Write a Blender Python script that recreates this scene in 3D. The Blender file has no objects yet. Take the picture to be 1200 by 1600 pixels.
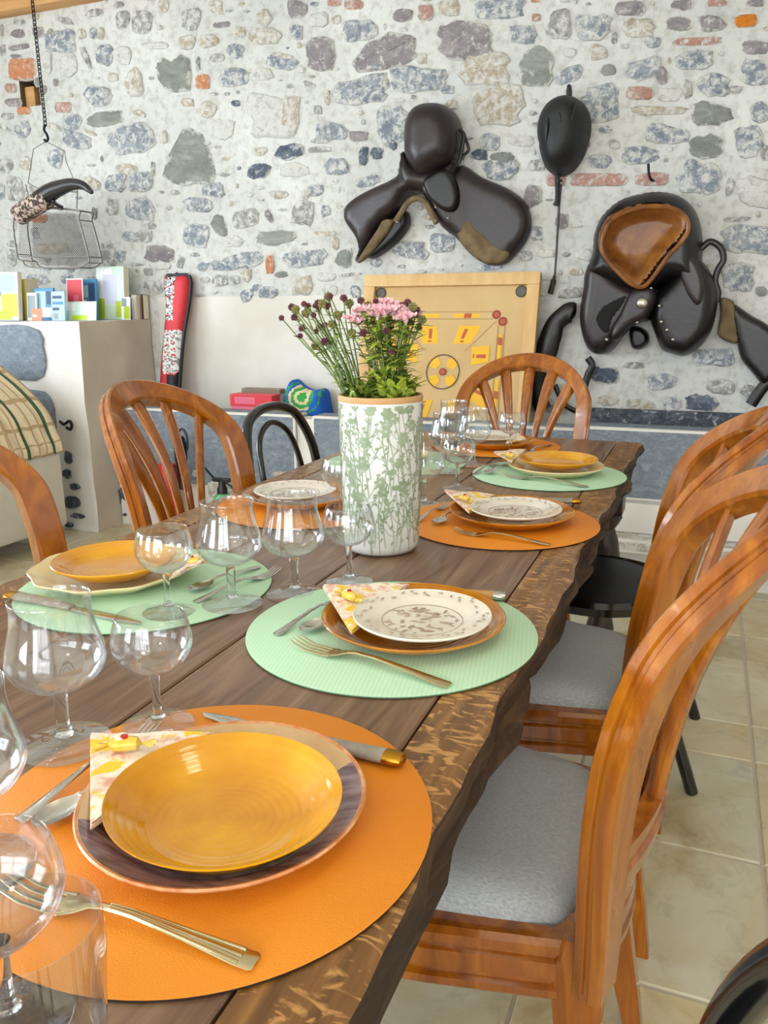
import bpy, bmesh, math, random
from mathutils import Vector, Matrix, Quaternion
from mathutils.geometry import delaunay_2d_cdt
PI = math.pi
C = bpy.context.scene.collection
random.seed(7)
RND = random.Random(11)

# ------------------------------------------------------------------ camera
FPX, PITCH, YAW, ROLL, EYE = 1260.8, 14.323, 21.665, -0.397, 1.166
def _camera_axes():
    p, y, r = math.radians(PITCH), math.radians(YAW), math.radians(ROLL)
    fw = Vector((-math.sin(y)*math.cos(p), math.cos(y)*math.cos(p), -math.sin(p)))
    rt = Vector((math.cos(y), math.sin(y), 0)); up = rt.cross(fw)
    return rt*math.cos(r)+up*math.sin(r), up*math.cos(r)-rt*math.sin(r), fw
RT, UP, FW = _camera_axes()
EYEP = Vector((0, 0, EYE))
def ray(px, py):
    return RT*((px-600)/FPX) + UP*(-(py-800)/FPX) + FW
def at_z(px, py, z):
    d = ray(px, py); return EYEP + d*((z-EYE)/d.z)
def at_y(px, py, Y):
    d = ray(px, py); return EYEP + d*(Y/d.y)
def at_x(px, py, X):
    d = ray(px, py); return EYEP + d*(X/d.x)

cam = bpy.data.cameras.new('camera'); camo = bpy.data.objects.new('camera', cam); C.objects.link(camo)
cam.sensor_fit = 'VERTICAL'; cam.sensor_height = 24.0; cam.lens = FPX/1600*24.0
cam.clip_start = 0.02; cam.clip_end = 60
M3 = Matrix((RT, UP, -FW)).transposed()
camo.matrix_world = Matrix.Translation(EYEP) @ M3.to_4x4()
bpy.context.scene.camera = camo

# ------------------------------------------------------------------ materials
def lin(c):
    if isinstance(c, float): return (c, c, c, 1.0)
    if isinstance(c, str):
        c = tuple(int(c[i:i+2], 16)/255 for i in (0, 2, 4))
    return tuple((x/12.92 if x <= .04045 else ((x+.055)/1.055)**2.4) for x in c) + (1.0,)

MATS = {}
class NT:
    def __init__(s, name):
        s.m = bpy.data.materials.new(name); s.m.use_nodes = True
        s.t = s.m.node_tree; s.n = s.t.nodes; s.b = s.n['Principled BSDF']; s.out = s.n['Material Output']
        s.tc = None
        MATS[name] = s.m
    def new(s, kind, **kw):
        n = s.n.new(kind)
        for k, v in kw.items(): setattr(n, k, v)
        return n
    def link(s, a, b): s.t.links.new(a, b)
    def coord(s, stretch=(1, 1, 1), rot=(0, 0, 0), kind='Object', loc=(0, 0, 0)):
        if s.tc is None: s.tc = s.new('ShaderNodeTexCoord')
        mp = s.new('ShaderNodeMapping'); s.link(s.tc.outputs[kind], mp.inputs['Vector'])
        mp.inputs['Scale'].default_value = stretch; mp.inputs['Rotation'].default_value = rot; mp.inputs['Location'].default_value = loc
        return mp.outputs['Vector']
    def noise(s, vec, scale, detail=4, rough=.55, dist=0):
        n = s.new('ShaderNodeTexNoise'); s.link(vec, n.inputs['Vector'])
        n.inputs['Scale'].default_value = scale; n.inputs['Detail'].default_value = detail
        n.inputs['Roughness'].default_value = rough; n.inputs['Distortion'].default_value = dist
        return n.outputs['Fac']
    def ramp(s, fac, stops, interp='LINEAR'):
        r = s.new('ShaderNodeValToRGB'); r.color_ramp.interpolation = interp
        e = r.color_ramp.elements
        while len(e) < len(stops): e.new(.5)
        for i, (p, c) in enumerate(stops):
            e[i].position = p; e[i].color = lin(c)
        s.link(fac, r.inputs['Fac']); return r.outputs['Color']
    def mix(s, fac, a, b, mode='MIX'):
        m = s.new('ShaderNodeMix', data_type='RGBA', blend_type=mode)
        for sock, v in ((m.inputs[0], fac), (m.inputs[6], a), (m.inputs[7], b)):
            if hasattr(v, 'node'): s.link(v, sock)
            elif isinstance(v, (float, int)): sock.default_value = v
            else: sock.default_value = lin(v)
        return m.outputs[2]
    def base(s, v):
        if hasattr(v, 'node'): s.link(v, s.b.inputs['Base Color'])
        else: s.b.inputs['Base Color'].default_value = lin(v)
    def set(s, **kw):
        for k, v in kw.items(): s.b.inputs[k.replace('_', ' ')].default_value = v
    def bump(s, h, strength=.3, dist=.01):
        b = s.new('ShaderNodeBump'); b.inputs['Strength'].default_value = strength; b.inputs['Distance'].default_value = dist
        s.link(h, b.inputs['Height']); s.link(b.outputs['Normal'], s.b.inputs['Normal'])

def mat(name, col, rough=.5, col2=None, scale=6, stretch=(1, 1, 1), lo=.35, hi=.65, bump=0, bscale=None, bdist=.005, metal=0, coat=0, spec=.5, detail=4, dist=0, coat_rough=.1):
    t = NT(name)
    t.set(Roughness=rough, Metallic=metal, Coat_Weight=coat, Coat_Roughness=coat_rough)
    t.b.inputs['Specular IOR Level'].default_value = spec
    if col2 is not None or bump:
        v = t.coord(stretch)
    if col2 is not None:
        t.base(t.ramp(t.noise(v, scale, detail, dist=dist), [(lo, col), (hi, col2)]))
    else:
        t.base(col)
    if bump: t.bump(t.noise(v, bscale or scale, 5), bump, bdist)
    return t.m

# walls
t = NT('lime_mortar'); v = t.coord()
c1 = t.ramp(t.noise(v, 2.2, 5), [(.3, 'c2c4c1'), (.55, 'd0d1ce'), (.75, 'dadcda')])
c2 = t.ramp(t.noise(v, 28, 5), [(.3, 'b3ab9c'), (.52, 'ffffff')])
t.base(t.mix(.42, c1, c2, 'MULTIPLY')); t.set(Roughness=.92)
t.bump(t.noise(v, 14, 8, .65), .55, .02)
def stone_mat(name, a, b, c, white='dcdcd8', wamt=.60, sc=11, bed=True):
    t = NT(name); v = t.coord((1, 1, 1.6))
    base = t.ramp(t.noise(v, sc, 8, .75, .8), [(.28, a), (.5, b), (.7, c)])
    wf = t.ramp(t.noise(t.coord((1, 1, 1), loc=(3, 1, 2)), sc*2.6, 8, .75, .5), [(wamt-.12, 0.0), (wamt, 1.0)])
    col = t.mix(wf, base, white)
    if bed:                                                   # lime smeared over the edge of the bedded stone
        at = t.new('ShaderNodeAttribute', attribute_name='bed')
        ad = t.new('ShaderNodeMath', operation='MULTIPLY_ADD'); t.link(t.noise(t.coord(loc=(9, 4, 7)), 24, 6, .7), ad.inputs[0]); ad.inputs[1].default_value = 1.5; t.link(at.outputs['Fac'], ad.inputs[2])
        col = t.mix(t.ramp(ad.outputs[0], [(.86, 0.0), (1.0, 1.0)]), 'cdcdc8', col)
    t.base(col); t.set(Roughness=.85)
    t.bump(t.noise(v, sc*2.2, 8, .75), .7, .02); return t.m
stone_mat('stone_blue', '667182', '8a94a1', 'b0b6bb', wamt=.58)
stone_mat('stone_grey', '7b7d80', '9a9a97', 'b6b4ae', wamt=.58)
stone_mat('stone_dark', '3c4556', '5b6678', '8a93a0', wamt=.66)
stone_mat('stone_tan', '9c8f79', 'b8ac97', 'cfc6b5', wamt=.56)
stone_mat('stone_white', '8f918f', 'b9b6ae', 'd2cfc8', wamt=.5)
stone_mat('stone_mauve', '77717a', '958f92', 'b1aaa8', wamt=.66)
stone_mat('stone_slate', '6d716d', '8d918b', 'aaaca4', wamt=.72, sc=6)
stone_mat('brick_orange', 'b8714a', 'cc8a62', 'd9a684', wamt=.66)
stone_mat('brick_pink', 'a5776a', 'b98f82', 'cdb0a4', wamt=.62)
stone_mat('brick_bright', 'c4700f', 'd98322', 'cf9a5c', wamt=.75)
stone_mat('granite_block', '6f7a88', '8a95a2', 'a9b2bb', white='4d5867', wamt=.7, sc=24, bed=False)
stone_mat('stone_black', '2b3038', '474f5b', '78818b', wamt=.66, bed=False)
stone_mat('stone_bench', '9c8f79', 'b8ac97', 'cfc6b5', wamt=.56, bed=False)
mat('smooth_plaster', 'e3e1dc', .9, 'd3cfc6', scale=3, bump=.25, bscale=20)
mat('shaded_plaster', 'bfb3a1', .9, 'cec4b4', scale=3, bump=.25, bscale=16)  # for the pier's right side, its shade mixed into the colour
mat('white_wall', 'e6e3dc', .9, 'dedad2', scale=2)
mat('ceiling_paint', 'e4dfd4', .9)
mat('beam_wood', 'b98a55', .75, 'd0a26b', scale=3, stretch=(1, 8, 8), bump=.4, bscale=6)
mat('hole_dark', '6b573f', .95)
# floor
t = NT('floor_tile'); v = t.coord()
gi = t.new('ShaderNodeNewGeometry')
a = t.ramp(t.noise(v, 3.2, 8, .62, 1.2), [(.3, 'b8a078'), (.45, 'd3c8a9'), (.6, 'dcd6c2'), (.75, 'e4e1d4')])
tint = t.ramp(gi.outputs['Random Per Island'], [(0, 'e6d6b2'), (.5, 'f6f2e6'), (1, 'e2e4da')])
b = t.mix(.75, a, tint, 'MULTIPLY')
spots = t.ramp(t.noise(v, 11, 8, .7, .6), [(.3, '6f6550'), (.48, 'ffffff')])
t.base(t.mix(.3, b, spots, 'MULTIPLY')); t.set(Roughness=.42); t.bump(t.noise(v, 9, 6), .25, .006)
mat('tile_grout', 'c2b9a6', .9)
# woods
def wood(name, a, b, c, axis, rough=.4, coat=0, sc=3.0, bump=.15, streak=14):
    t = NT(name)
    st = [1.0, 1.0, 1.0]; st[axis] = .09
    v = t.coord(tuple(x*streak for x in st))
    f = t.noise(v, sc, 6, .6, 1.2)
    t.base(t.ramp(f, [(.28, a), (.5, b), (.72, c)])); t.set(Roughness=rough, Coat_Weight=coat, Coat_Roughness=.08)
    if bump: t.bump(t.noise(v, sc*3, 6), bump, .004)
    return t
wood('oak_dark', '5a402e', '7b5d47', '967a60', 1, .38, .25)
wood('oak_dark_b', '553b2a', '735540', '8c6f56', 1, .38, .25)
wood('oak_leg', '1f1611', '34251b', '4a3626', 2, .4, .1)
t = NT('oak_fleck'); v = t.coord((14, 1.3, 14))
f = t.noise(v, 3, 6, .6, 1.0)
w = t.ramp(f, [(.3, '5c3c1a'), (.52, '7d552a'), (.72, '9a6f35')])
vf = t.noise(t.coord((2.6, 5.5, 2.6)), 9.5, 3, .5, 2.4)
fl = t.ramp(vf, [(.53, 0.0), (.64, 1.0)])
t.base(t.mix(fl, w, 'bd8d50')); t.set(Roughness=.36, Coat_Weight=.2); t.bump(t.noise(v, 8, 6), .2, .004)
t = NT('oak_rough'); v = t.coord((4, .9, 9))
t.base(t.ramp(t.noise(v, 6, 8, .7, 1), [(.3, '241910'), (.5, '4a3421'), (.7, '7a5c38')])); t.set(Roughness=.7); t.bump(t.noise(v, 9, 8, .7), .9, .02)
t = NT('chair_wood'); v = t.coord((9, 9, 1.3))
t.base(t.ramp(t.noise(v, 2.2, 6, .6, 1.5), [(.22, '6a3305'), (.5, '98520a'), (.78, 'c07816')])); t.set(Roughness=.22, Coat_Weight=.6, Coat_Roughness=.05)
mat('chair_wood_dark', '5a2410', .22, '7e3a17', scale=4, stretch=(6, 6, 1), coat=.6)
t = NT('seat_fabric'); v = t.coord((420, 90, 120))
t.base(t.ramp(t.noise(v, 2, 3, .6), [(.3, 'a3a9ad'), (.55, 'bdc3c6'), (.75, 'd0d5d6')])); t.set(Roughness=.95, Sheen_Weight=.2); t.bump(t.noise(v, 3, 3), .3, .001)
mat('black_lacquer', '0b0c0f', .18, coat=.5)
mat('black_vinyl', '0a0b0e', .45)
# table ware
t = NT('leather_orange'); v = t.coord()
t.base(t.ramp(t.noise(v, 5, 3), [(.3, 'dc8114'), (.7, 'e68f1c')])); t.set(Roughness=.55); t.bump(t.noise(v, 560, 2), .3, .0015)
t = NT('woven_mint'); v = t.coord(rot=(0, 0, .6))
wv = t.new('ShaderNodeTexChecker'); t.link(v, wv.inputs['Vector']); wv.inputs['Scale'].default_value = 270
t.base(t.mix(wv.outputs['Fac'], 'b3dab8', 'c0e2c3')); t.set(Roughness=.6); t.bump(wv.outputs['Fac'], .25, .002)
mat('mat_edge', '2b1b12', .7)
mat('mat_edge_mint', '5d8a68', .7)
def glaze(name, a, b, c, rough=.12):
    t = NT(name)
    # rings thrown on the wheel : distance from the plate's own axis
    tc = t.new('ShaderNodeTexCoord'); sx = t.new('ShaderNodeSeparateXYZ'); t.link(tc.outputs['Object'], sx.inputs[0])
    cx = t.new('ShaderNodeCombineXYZ'); t.link(sx.outputs[0], cx.inputs[0]); t.link(sx.outputs[1], cx.inputs[1])
    ln = t.new('ShaderNodeVectorMath', operation='LENGTH'); t.link(cx.outputs[0], ln.inputs[0])
    mu = t.new('ShaderNodeMath', operation='MULTIPLY'); t.link(ln.outputs['Value'], mu.inputs[0]); mu.inputs[1].default_value = 900
    si = t.new('ShaderNodeMath', operation='SINE'); t.link(mu.outputs[0], si.inputs[0])
    n = t.noise(t.coord(), 14, 3)
    t.base(t.ramp(n, [(.3, a), (.5, b), (.7, c)])); t.set(Roughness=rough, Coat_Weight=.5, Coat_Roughness=.05)
    t.bump(si.outputs[0], .10, .0015)
glaze('glaze_amber', 'cc8602', 'dc9805', 'e8aa0c')
glaze('glaze_brown', 'a86408', 'bb7408', 'c8820e')
mat('glaze_cream', 'e6d39a', .18, 'ecdcaa', scale=9, coat=.4)
mat('china_white', 'e9e2d4', .15, coat=.4)
mat('china_print', 'a98778', .2, 'c3a99a', scale=60, coat=.3)
mat('plate_rim_speckle', 'c9763a', .3, 'e2ab7a', scale=70, coat=.3)
mat('plate_violet', '5a3a44', .25, 'a88f98', scale=22, stretch=(1, 5, 1), coat=.4)
mat('plate_beige', 'd8bc92', .25, 'c9a06c', scale=10, coat=.3)
mat('steel', 'c9c7c2', .16, metal=1)
mat('steel_gold', 'cfc29c', .18, metal=1)
mat('knife_horn', '9d978c', .4, '7f786e', scale=30)
mat('brass', 'b98a2e', .25, metal=1)
t = NT('napkin_paper'); v = t.coord()
n1 = t.ramp(t.noise(v, 70, 4), [(.40, 'f6efe2'), (.52, 'f1dcc9'), (.62, 'e3ab98')])
n2 = t.ramp(t.noise(t.coord(loc=(5, 2, 1)), 38, 3), [(.55, 0.0), (.60, 1.0)])
t.base(t.mix(n2, n1, 'f3cf3a')); t.set(Roughness=.9)
mat('napkin_plain', 'f1e6d6', .9)
mat('foil_yellow', 'e8b61c', .3, 'f3dc7a', scale=60, metal=.2)
mat('foil_red', 'c8281e', .4)
mat('foil_white', 'efe9dc', .4)
# glass : thin clear wall (transmits, reflects more at a grazing angle)
t = NT('clear_glass')
tr = t.new('ShaderNodeBsdfTransparent'); tr.inputs[0].default_value = (.965, .972, .972, 1)
gl = t.new('ShaderNodeBsdfGlossy'); gl.inputs['Roughness'].default_value = .03; gl.inputs[0].default_value = (.95, .97, 1, 1)
lw = t.new('ShaderNodeLayerWeight'); lw.inputs['Blend'].default_value = .5
pw = t.new('ShaderNodeMath', operation='POWER'); t.link(lw.outputs['Facing'], pw.inputs[0]); pw.inputs[1].default_value = 3.2
ma = t.new('ShaderNodeMath', operation='MULTIPLY_ADD'); t.link(pw.outputs[0], ma.inputs[0]); ma.inputs[1].default_value = .82; ma.inputs[2].default_value = .07
mx = t.new('ShaderNodeMixShader'); t.link(ma.outputs[0], mx.inputs[0]); t.link(tr.outputs[0], mx.inputs[1]); t.link(gl.outputs[0], mx.inputs[2])
t.link(mx.outputs[0], t.out.inputs['Surface'])
t = NT('solid_glass'); t.set(Roughness=.02, IOR=1.28, Transmission_Weight=1.0); t.base('f4f8f8')
t = NT('window_glass')
tr = t.new('ShaderNodeBsdfTransparent'); gl = t.new('ShaderNodeBsdfGlossy'); gl.inputs['Roughness'].default_value = .02
mx = t.new('ShaderNodeMixShader'); mx.inputs[0].default_value = .06; t.link(tr.outputs[0], mx.inputs[1]); t.link(gl.outputs[0], mx.inputs[2]); t.link(mx.outputs[0], t.out.inputs['Surface'])
# vase and flowers
mat('vase_white', 'e4e6e2', .3, 'dadcd8', scale=8, coat=.2)
mat('vase_green', '879a7a', .45, 'a0b094', scale=30)
mat('vase_clay', 'c39a68', .6)
mat('soil', '2a2018', .95)
mat('stem_green', '6c8140', .6)
mat('leaf_green', '7c9a3a', .5, 'adc050', scale=20)
mat('leaf_dark', '3a5226', .5, '5d7c36', scale=20)
mat('leaf_lime', 'c8d452', .5, 'a2bb44', scale=20)
mat('petal_pink', 'eab2bf', .6, 'f4d3d8', scale=60)
mat('petal_burgundy', '4a1f2c', .6, '6e3443', scale=60)
mat('bud_olive', '5a5a34', .6, '7e7a3e', scale=60)
# tack
t = NT('leather_black'); v = t.coord()
t.base(t.ramp(t.noise(v, 5, 5), [(.3, '0b0a0c'), (.7, '171315')])); t.set(Roughness=.36); t.bump(t.noise(v, 60, 5), .25, .003)
t = NT('leather_dark'); v = t.coord()
t.base(t.ramp(t.noise(v, 4, 5), [(.3, '191315'), (.7, '2e2426')])); t.set(Roughness=.36); t.bump(t.noise(v, 50, 5), .25, .003)
t = NT('leather_brown'); v = t.coord()
t.base(t.ramp(t.noise(v, 9, 6, .6, .8), [(.3, '5a3116'), (.55, '83501f'), (.75, '9d6a2c')])); t.set(Roughness=.35); t.bump(t.noise(v, 40, 5), .2, .003)
mat('suede_olive', '5b4c33', .95, '77664a', scale=22, bump=.4)
mat('nail_metal', 'a9a398', .35, metal=1)
mat('iron_black', '15161a', .5, metal=.6)
mat('velvet_black', '07080b', .55, '12151b', scale=18)
mat('wire_steel', '6b6560', .45, metal=.8)
mat('fur_spotted', 'b9a698', .8, '3a2d27', scale=60, lo=.46, hi=.52)
mat('horn_black', '16161a', .25, coat=.4)
# boards, books, bag
mat('board_frame', 'cba46c', .5, 'd9b67e', scale=4, stretch=(5, 5, 1), bump=.1)
mat('board_ply', 'c3a068', .5, 'ccac78', scale=3)
mat('print_yellow', 'e9b41e', .6); mat('print_red', 'b5562f', .6); mat('print_black', '2a2a22', .6)
mat('print_dot', '8d3a2a', .6); mat('print_line', '96743f', .6); mat('pocket_grey', '5d5a55', .6)
for n, c in (('ink_red', 'd22f3c'), ('ink_black', '121216'), ('ink_blue', '3f86b8'), ('ink_navy', '2d4468'), ('ink_white', 'eef0ee'), ('ink_lime', 'b6cf2e'), ('ink_green', '3f8a3c'),
             ('ink_sky', 'a9cfe0'), ('ink_salmon', 'e2805c'), ('ink_grey', '8e969c'), ('ink_yellow', 'e4cf3c'), ('ink_lilac', 'cfd3ea'), ('ink_pink', 'd8657c'), ('ink_cream', 'e5d9c0'), ('ink_brown', '8b7b67'), ('ink_mint', 'cfe8d8')):
    mat(n, c, .5)
mat('fabric_blue', '1f5fc0', .9); mat('fabric_green', '35a24a', .9); mat('fabric_cream', 'e3cfa6', .9); mat('fabric_red', 'd23b3b', .9)
mat('plastic_green', '17a35a', .3); mat('plastic_black', '0d0d10', .4); mat('plastic_red', 'c02a28', .35)
mat('upholstery_white', 'd9d2c6', .85, 'cdc5b8', scale=4)
mat('throw_cream', 'dcc8a4', .95, 'e3d3b6', scale=60); mat('throw_green', '3d5a3c', .95); mat('throw_brown', 'b99f78', .95)
mat('shadow_black', '0c0c0d', .9)

# ------------------------------------------------------------------ mesh helpers
def obj(name, bm, mats, parent=None, loc=None, sharp=40, smooth=True):
    me = bpy.data.meshes.new(name); bm.normal_update(); bm.to_mesh(me); bm.free()
    if not isinstance(mats, (list, tuple)): mats = [mats]
    for m in mats: me.materials.append(MATS[m])
    if smooth:
        for p in me.polygons: p.use_smooth = True
        try: me.set_sharp_from_angle(angle=math.radians(sharp))
        except Exception: pass
    o = bpy.data.objects.new(name, me); C.objects.link(o)
    if loc is not None: o.location = loc
    if parent is not None: o.parent = parent
    return o
def tag(o, label, cat, group=None, kind=None):
    if label: o['label'] = label
    if cat: o['category'] = cat
    if group: o['group'] = group
    if kind: o['kind'] = kind
    return o
def thing(name, label, cat, loc=(0, 0, 0), rotz=0, group=None, rot=None):
    o = bpy.data.objects.new(name, None); C.objects.link(o); o.empty_display_size = .05
    o.location = loc; o.rotation_euler = rot if rot else (0, 0, rotz)
    return tag(o, label, cat, group)
def struct(name, bm, m, **k):
    o = obj(name, bm, m, **k); o['kind'] = 'structure'; return o
def dup(root, loc, rotz=None, label=None, group=None, rot=None):
    r = root.copy(); C.objects.link(r); r.location = loc
    if rot: r.rotation_euler = rot
    elif rotz is not None: r.rotation_euler = (0, 0, rotz)
    if label: r['label'] = label
    if group: r['group'] = group
    for ch in list(root.children):
        c = ch.copy(); C.objects.link(c); c.parent = r
        for g in ch.children:
            d = g.copy(); C.objects.link(d); d.parent = c
    return r
def B(): return bmesh.new()
def box(bm, x0, x1, y0, y1, z0, z1, mi=0, bev=0):
    vs = [bm.verts.new((x, y, z)) for x in (x0, x1) for y in (y0, y1) for z in (z0, z1)]
    fs = [(0, 1, 3, 2), (4, 6, 7, 5), (0, 4, 5, 1), (2, 3, 7, 6), (0, 2, 6, 4), (1, 5, 7, 3)]
    out = []
    for f in fs:
        q = bm.faces.new([vs[i] for i in f]); q.material_index = mi; out.append(q)
    if bev:
        es = list({e for f in out for e in f.edges})
        bmesh.ops.bevel(bm, geom=es, offset=bev, segments=2, affect='EDGES', profile=.6)
    return out
def lathe(bm, prof, seg=32, mi=0, cx=0, cy=0, wob=None, closed=False):
    rings = []
    for (r, z) in prof:
        if r < 1e-6:
            rings.append([bm.verts.new((cx, cy, z))])
        else:
            ring = []
            for i in range(seg):
                a = 2*PI*i/seg; k = wob(a, r) if wob else 1
                ring.append(bm.verts.new((cx+r*k*math.cos(a), cy+r*k*math.sin(a), z)))
            rings.append(ring)
    pairs = list(zip(rings[:-1], rings[1:]))
    if closed: pairs.append((rings[-1], rings[0]))
    for n, (a, b) in enumerate(pairs):
        m = mi[n] if isinstance(mi, list) else mi
        for i in range(seg):
            j = (i+1) % seg
            try:
                if len(a) == 1 and len(b) == 1: continue
                if len(a) == 1: f = bm.faces.new((a[0], b[j], b[i]))
                elif len(b) == 1: f = bm.faces.new((a[i], a[j], b[0]))
                else: f = bm.faces.new((a[i], a[j], b[j], b[i]))
                f.material_index = m
            except ValueError: pass
    return rings
def smooth_path(pts, n=6, closed=False):
    P = [Vector(p) for p in pts]; out = []; N = len(P)
    rng = range(N if closed else N-1)
    for i in rng:
        p0 = P[(i-1) % N] if (closed or i > 0) else P[i]*2-P[i+1]
        p1, p2 = P[i], P[(i+1) % N]
        p3 = P[(i+2) % N] if (closed or i+2 < N) else P[i+1]*2-P[i]
        for k in range(n):
            t = k/n
            out.append(.5*((2*p1)+(p2-p0)*t+(2*p0-5*p1+4*p2-p3)*t*t+(3*p1-p0-3*p2+p3)*t**3))
    if not closed: out.append(P[-1])
    return out
def tube(bm, pts, rad, seg=8, mi=0, closed=False, flat=1.0, up=None, cap=True):
    P = [Vector(p) for p in pts]; N = len(P); rings = []
    prev = None
    for i in range(N):
        if closed: T = (P[(i+1) % N]-P[i-1])
        else: T = (P[min(i+1, N-1)]-P[max(i-1, 0)])
        if T.length < 1e-9: T = Vector((0, 0, 1))
        T.normalize()
        if up is not None: ref = Vector(up)
        elif prev is not None: ref = prev
        else: ref = Vector((0, 0, 1)) if abs(T.z) < .9 else Vector((1, 0, 0))
        A = ref - T*ref.dot(T)
        if A.length < 1e-6: A = T.orthogonal()
        A.normalize(); prev = A; Bv = T.cross(A)
        r = rad[i] if isinstance(rad, (list, tuple)) else rad
        rings.append([bm.verts.new(P[i]+A*(r*flat*math.cos(2*PI*k/seg))+Bv*(r*math.sin(2*PI*k/seg))) for k in range(seg)])
    rr = list(zip(rings[:-1], rings[1:]))
    if closed: rr.append((rings[-1], rings[0]))
    for a, b in rr:
        for k in range(seg):
            try:
                f = bm.faces.new((a[k], a[(k+1) % seg], b[(k+1) % seg], b[k])); f.material_index = mi
            except ValueError: pass
    if cap and not closed:
        for r, s in ((rings[0], 1), (rings[-1], -1)):
            f = bm.faces.new(r[::-1] if s == 1 else r); f.material_index = mi
    return rings
def in_poly(p, poly):
    x, y = p; c = False; n = len(poly); j = n-1
    for i in range(n):
        xi, yi = poly[i]; xj, yj = poly[j]
        if (yi > y) != (yj > y) and x < (xj-xi)*(y-yi)/(yj-yi+1e-12)+xi: c = not c
        j = i
    return c
def dist_poly(p, poly):
    x, y = p; best = 1e9; n = len(poly)
    for i in range(n):
        ax, ay = poly[i]; bx, by = poly[(i+1) % n]
        dx, dy = bx-ax, by-ay; L = dx*dx+dy*dy
        t = 0 if L < 1e-14 else max(0, min(1, ((x-ax)*dx+(y-ay)*dy)/L))
        d = (ax+t*dx-x)**2+(ay+t*dy-y)**2
        if d < best: best = d
    return math.sqrt(best)
def resample(poly, n=4):
    return [(p.x, p.y) for p in smooth_path([(a, b, 0) for a, b in poly], n, True)]
def puff(bm, poly, fmap, height, edge=.02, back=.0, step=None, mi=0, func=None, rim=True, sm=3, mif=None):
    """closed cushion-like body over a 2D outline. fmap(u, v, h) -> 3D point, h = height over the base surface"""
    poly = resample(poly, sm) if sm > 1 else list(poly)
    us = [p[0] for p in poly]; vs = [p[1] for p in poly]
    if step is None: step = max(max(us)-min(us), max(vs)-min(vs))/22
    pts = list(poly); nb = len(poly)
    ar = sum(poly[i][0]*poly[(i+1) % nb][1]-poly[(i+1) % nb][0]*poly[i][1] for i in range(nb))
    ins = min(max(edge*.3, step*.12), step*.5); sg = 1 if ar > 0 else -1
    for i in range(nb):                                       # a ring just inside the edge keeps the rim even
        (x0, y0), (x1, y1) = poly[i-1], poly[(i+1) % nb]; dx, dy = x1-x0, y1-y0; L = math.hypot(dx, dy) or 1
        q = (poly[i][0]-sg*dy/L*ins, poly[i][1]+sg*dx/L*ins)
        if in_poly(q, poly) and dist_poly(q, poly) > ins*.8: pts.append(q)
    u = min(us)+step*.5; row = 0
    while u < max(us):
        v = min(vs)+step*(.5 if row % 2 else .25)
        while v < max(vs):
            if in_poly((u, v), poly) and dist_poly((u, v), poly) > ins+step*.35: pts.append((u, v))
            v += step
        u += step; row += 1
    res = delaunay_2d_cdt([Vector(p) for p in pts], [(i, (i+1) % nb) for i in range(nb)], [], 1, 1e-7)
    V, Fs = res[0], res[2]
    top, bot = [], []
    for q in V:
        d = dist_poly((q.x, q.y), poly)
        s = min(1, d/edge) if edge > 0 else 1
        h = height*math.sqrt(max(0, 1-(1-s)**2))
        if func: h += func(q.x, q.y, d)*min(1, d/(edge*.5+1e-9))
        on = d < 1e-5
        top.append(bm.verts.new(fmap(q.x, q.y, h)))
        bot.append(top[-1] if (on and back == 0) else bm.verts.new(fmap(q.x, q.y, -back)))
    edges = {}
    for f in Fs:
        try:
            g = bm.faces.new([top[i] for i in f])
            m = mif(sum(V[i].x for i in f)/len(f), sum(V[i].y for i in f)/len(f)) if mif else mi
            g.material_index = m
        except ValueError: continue
        if back > 0 or rim:
            try:
                g2 = bm.faces.new([bot[i] for i in reversed(f)]); g2.material_index = m
            except ValueError: pass
        for a, b in zip(f, list(f[1:])+[f[0]]): edges[(a, b)] = edges.get((a, b), 0)+1
    if back > 0:
        for (a, b) in edges:
            if (b, a) not in edges:
                try:
                    q = bm.faces.new((top[b], top[a], bot[a], bot[b])); q.material_index = mi
                except ValueError: pass
    bmesh.ops.recalc_face_normals(bm, faces=bm.faces[:])
def wallmap(Y, tilt=None):
    """outline points are pixels of the photo laid on the upright plane y = Y"""
    def f(u, v, h):
        dy = tilt(u, v) if tilt else 0
        p = at_y(u, v, Y+dy)
        return Vector((p.x, Y-h+dy, p.z))
    return f
def pxwall(bm, poly, Y, thick, edge_px=6, mi=0, func=None, sm=3, back=.004, tilt=None, step=None, mif=None):
    puff(bm, poly, wallmap(Y, tilt), thick, edge_px, back, step, mi, func, sm=sm, mif=mif)
def crop(o, s, pts): return [(o[0]+x/s, o[1]+y/s) for x, y in pts]
def quad(bm, a, b, c, d, mi=0):
    f = bm.faces.new([bm.verts.new(p) for p in (a, b, c, d)]); f.material_index = mi; return f
# ------------------------------------------------------------------ the room
WY = 3.9                      # face of the stone wall
XL, XR, YF, ZC = -4.7, 2.3, -2.6, 2.86
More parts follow.
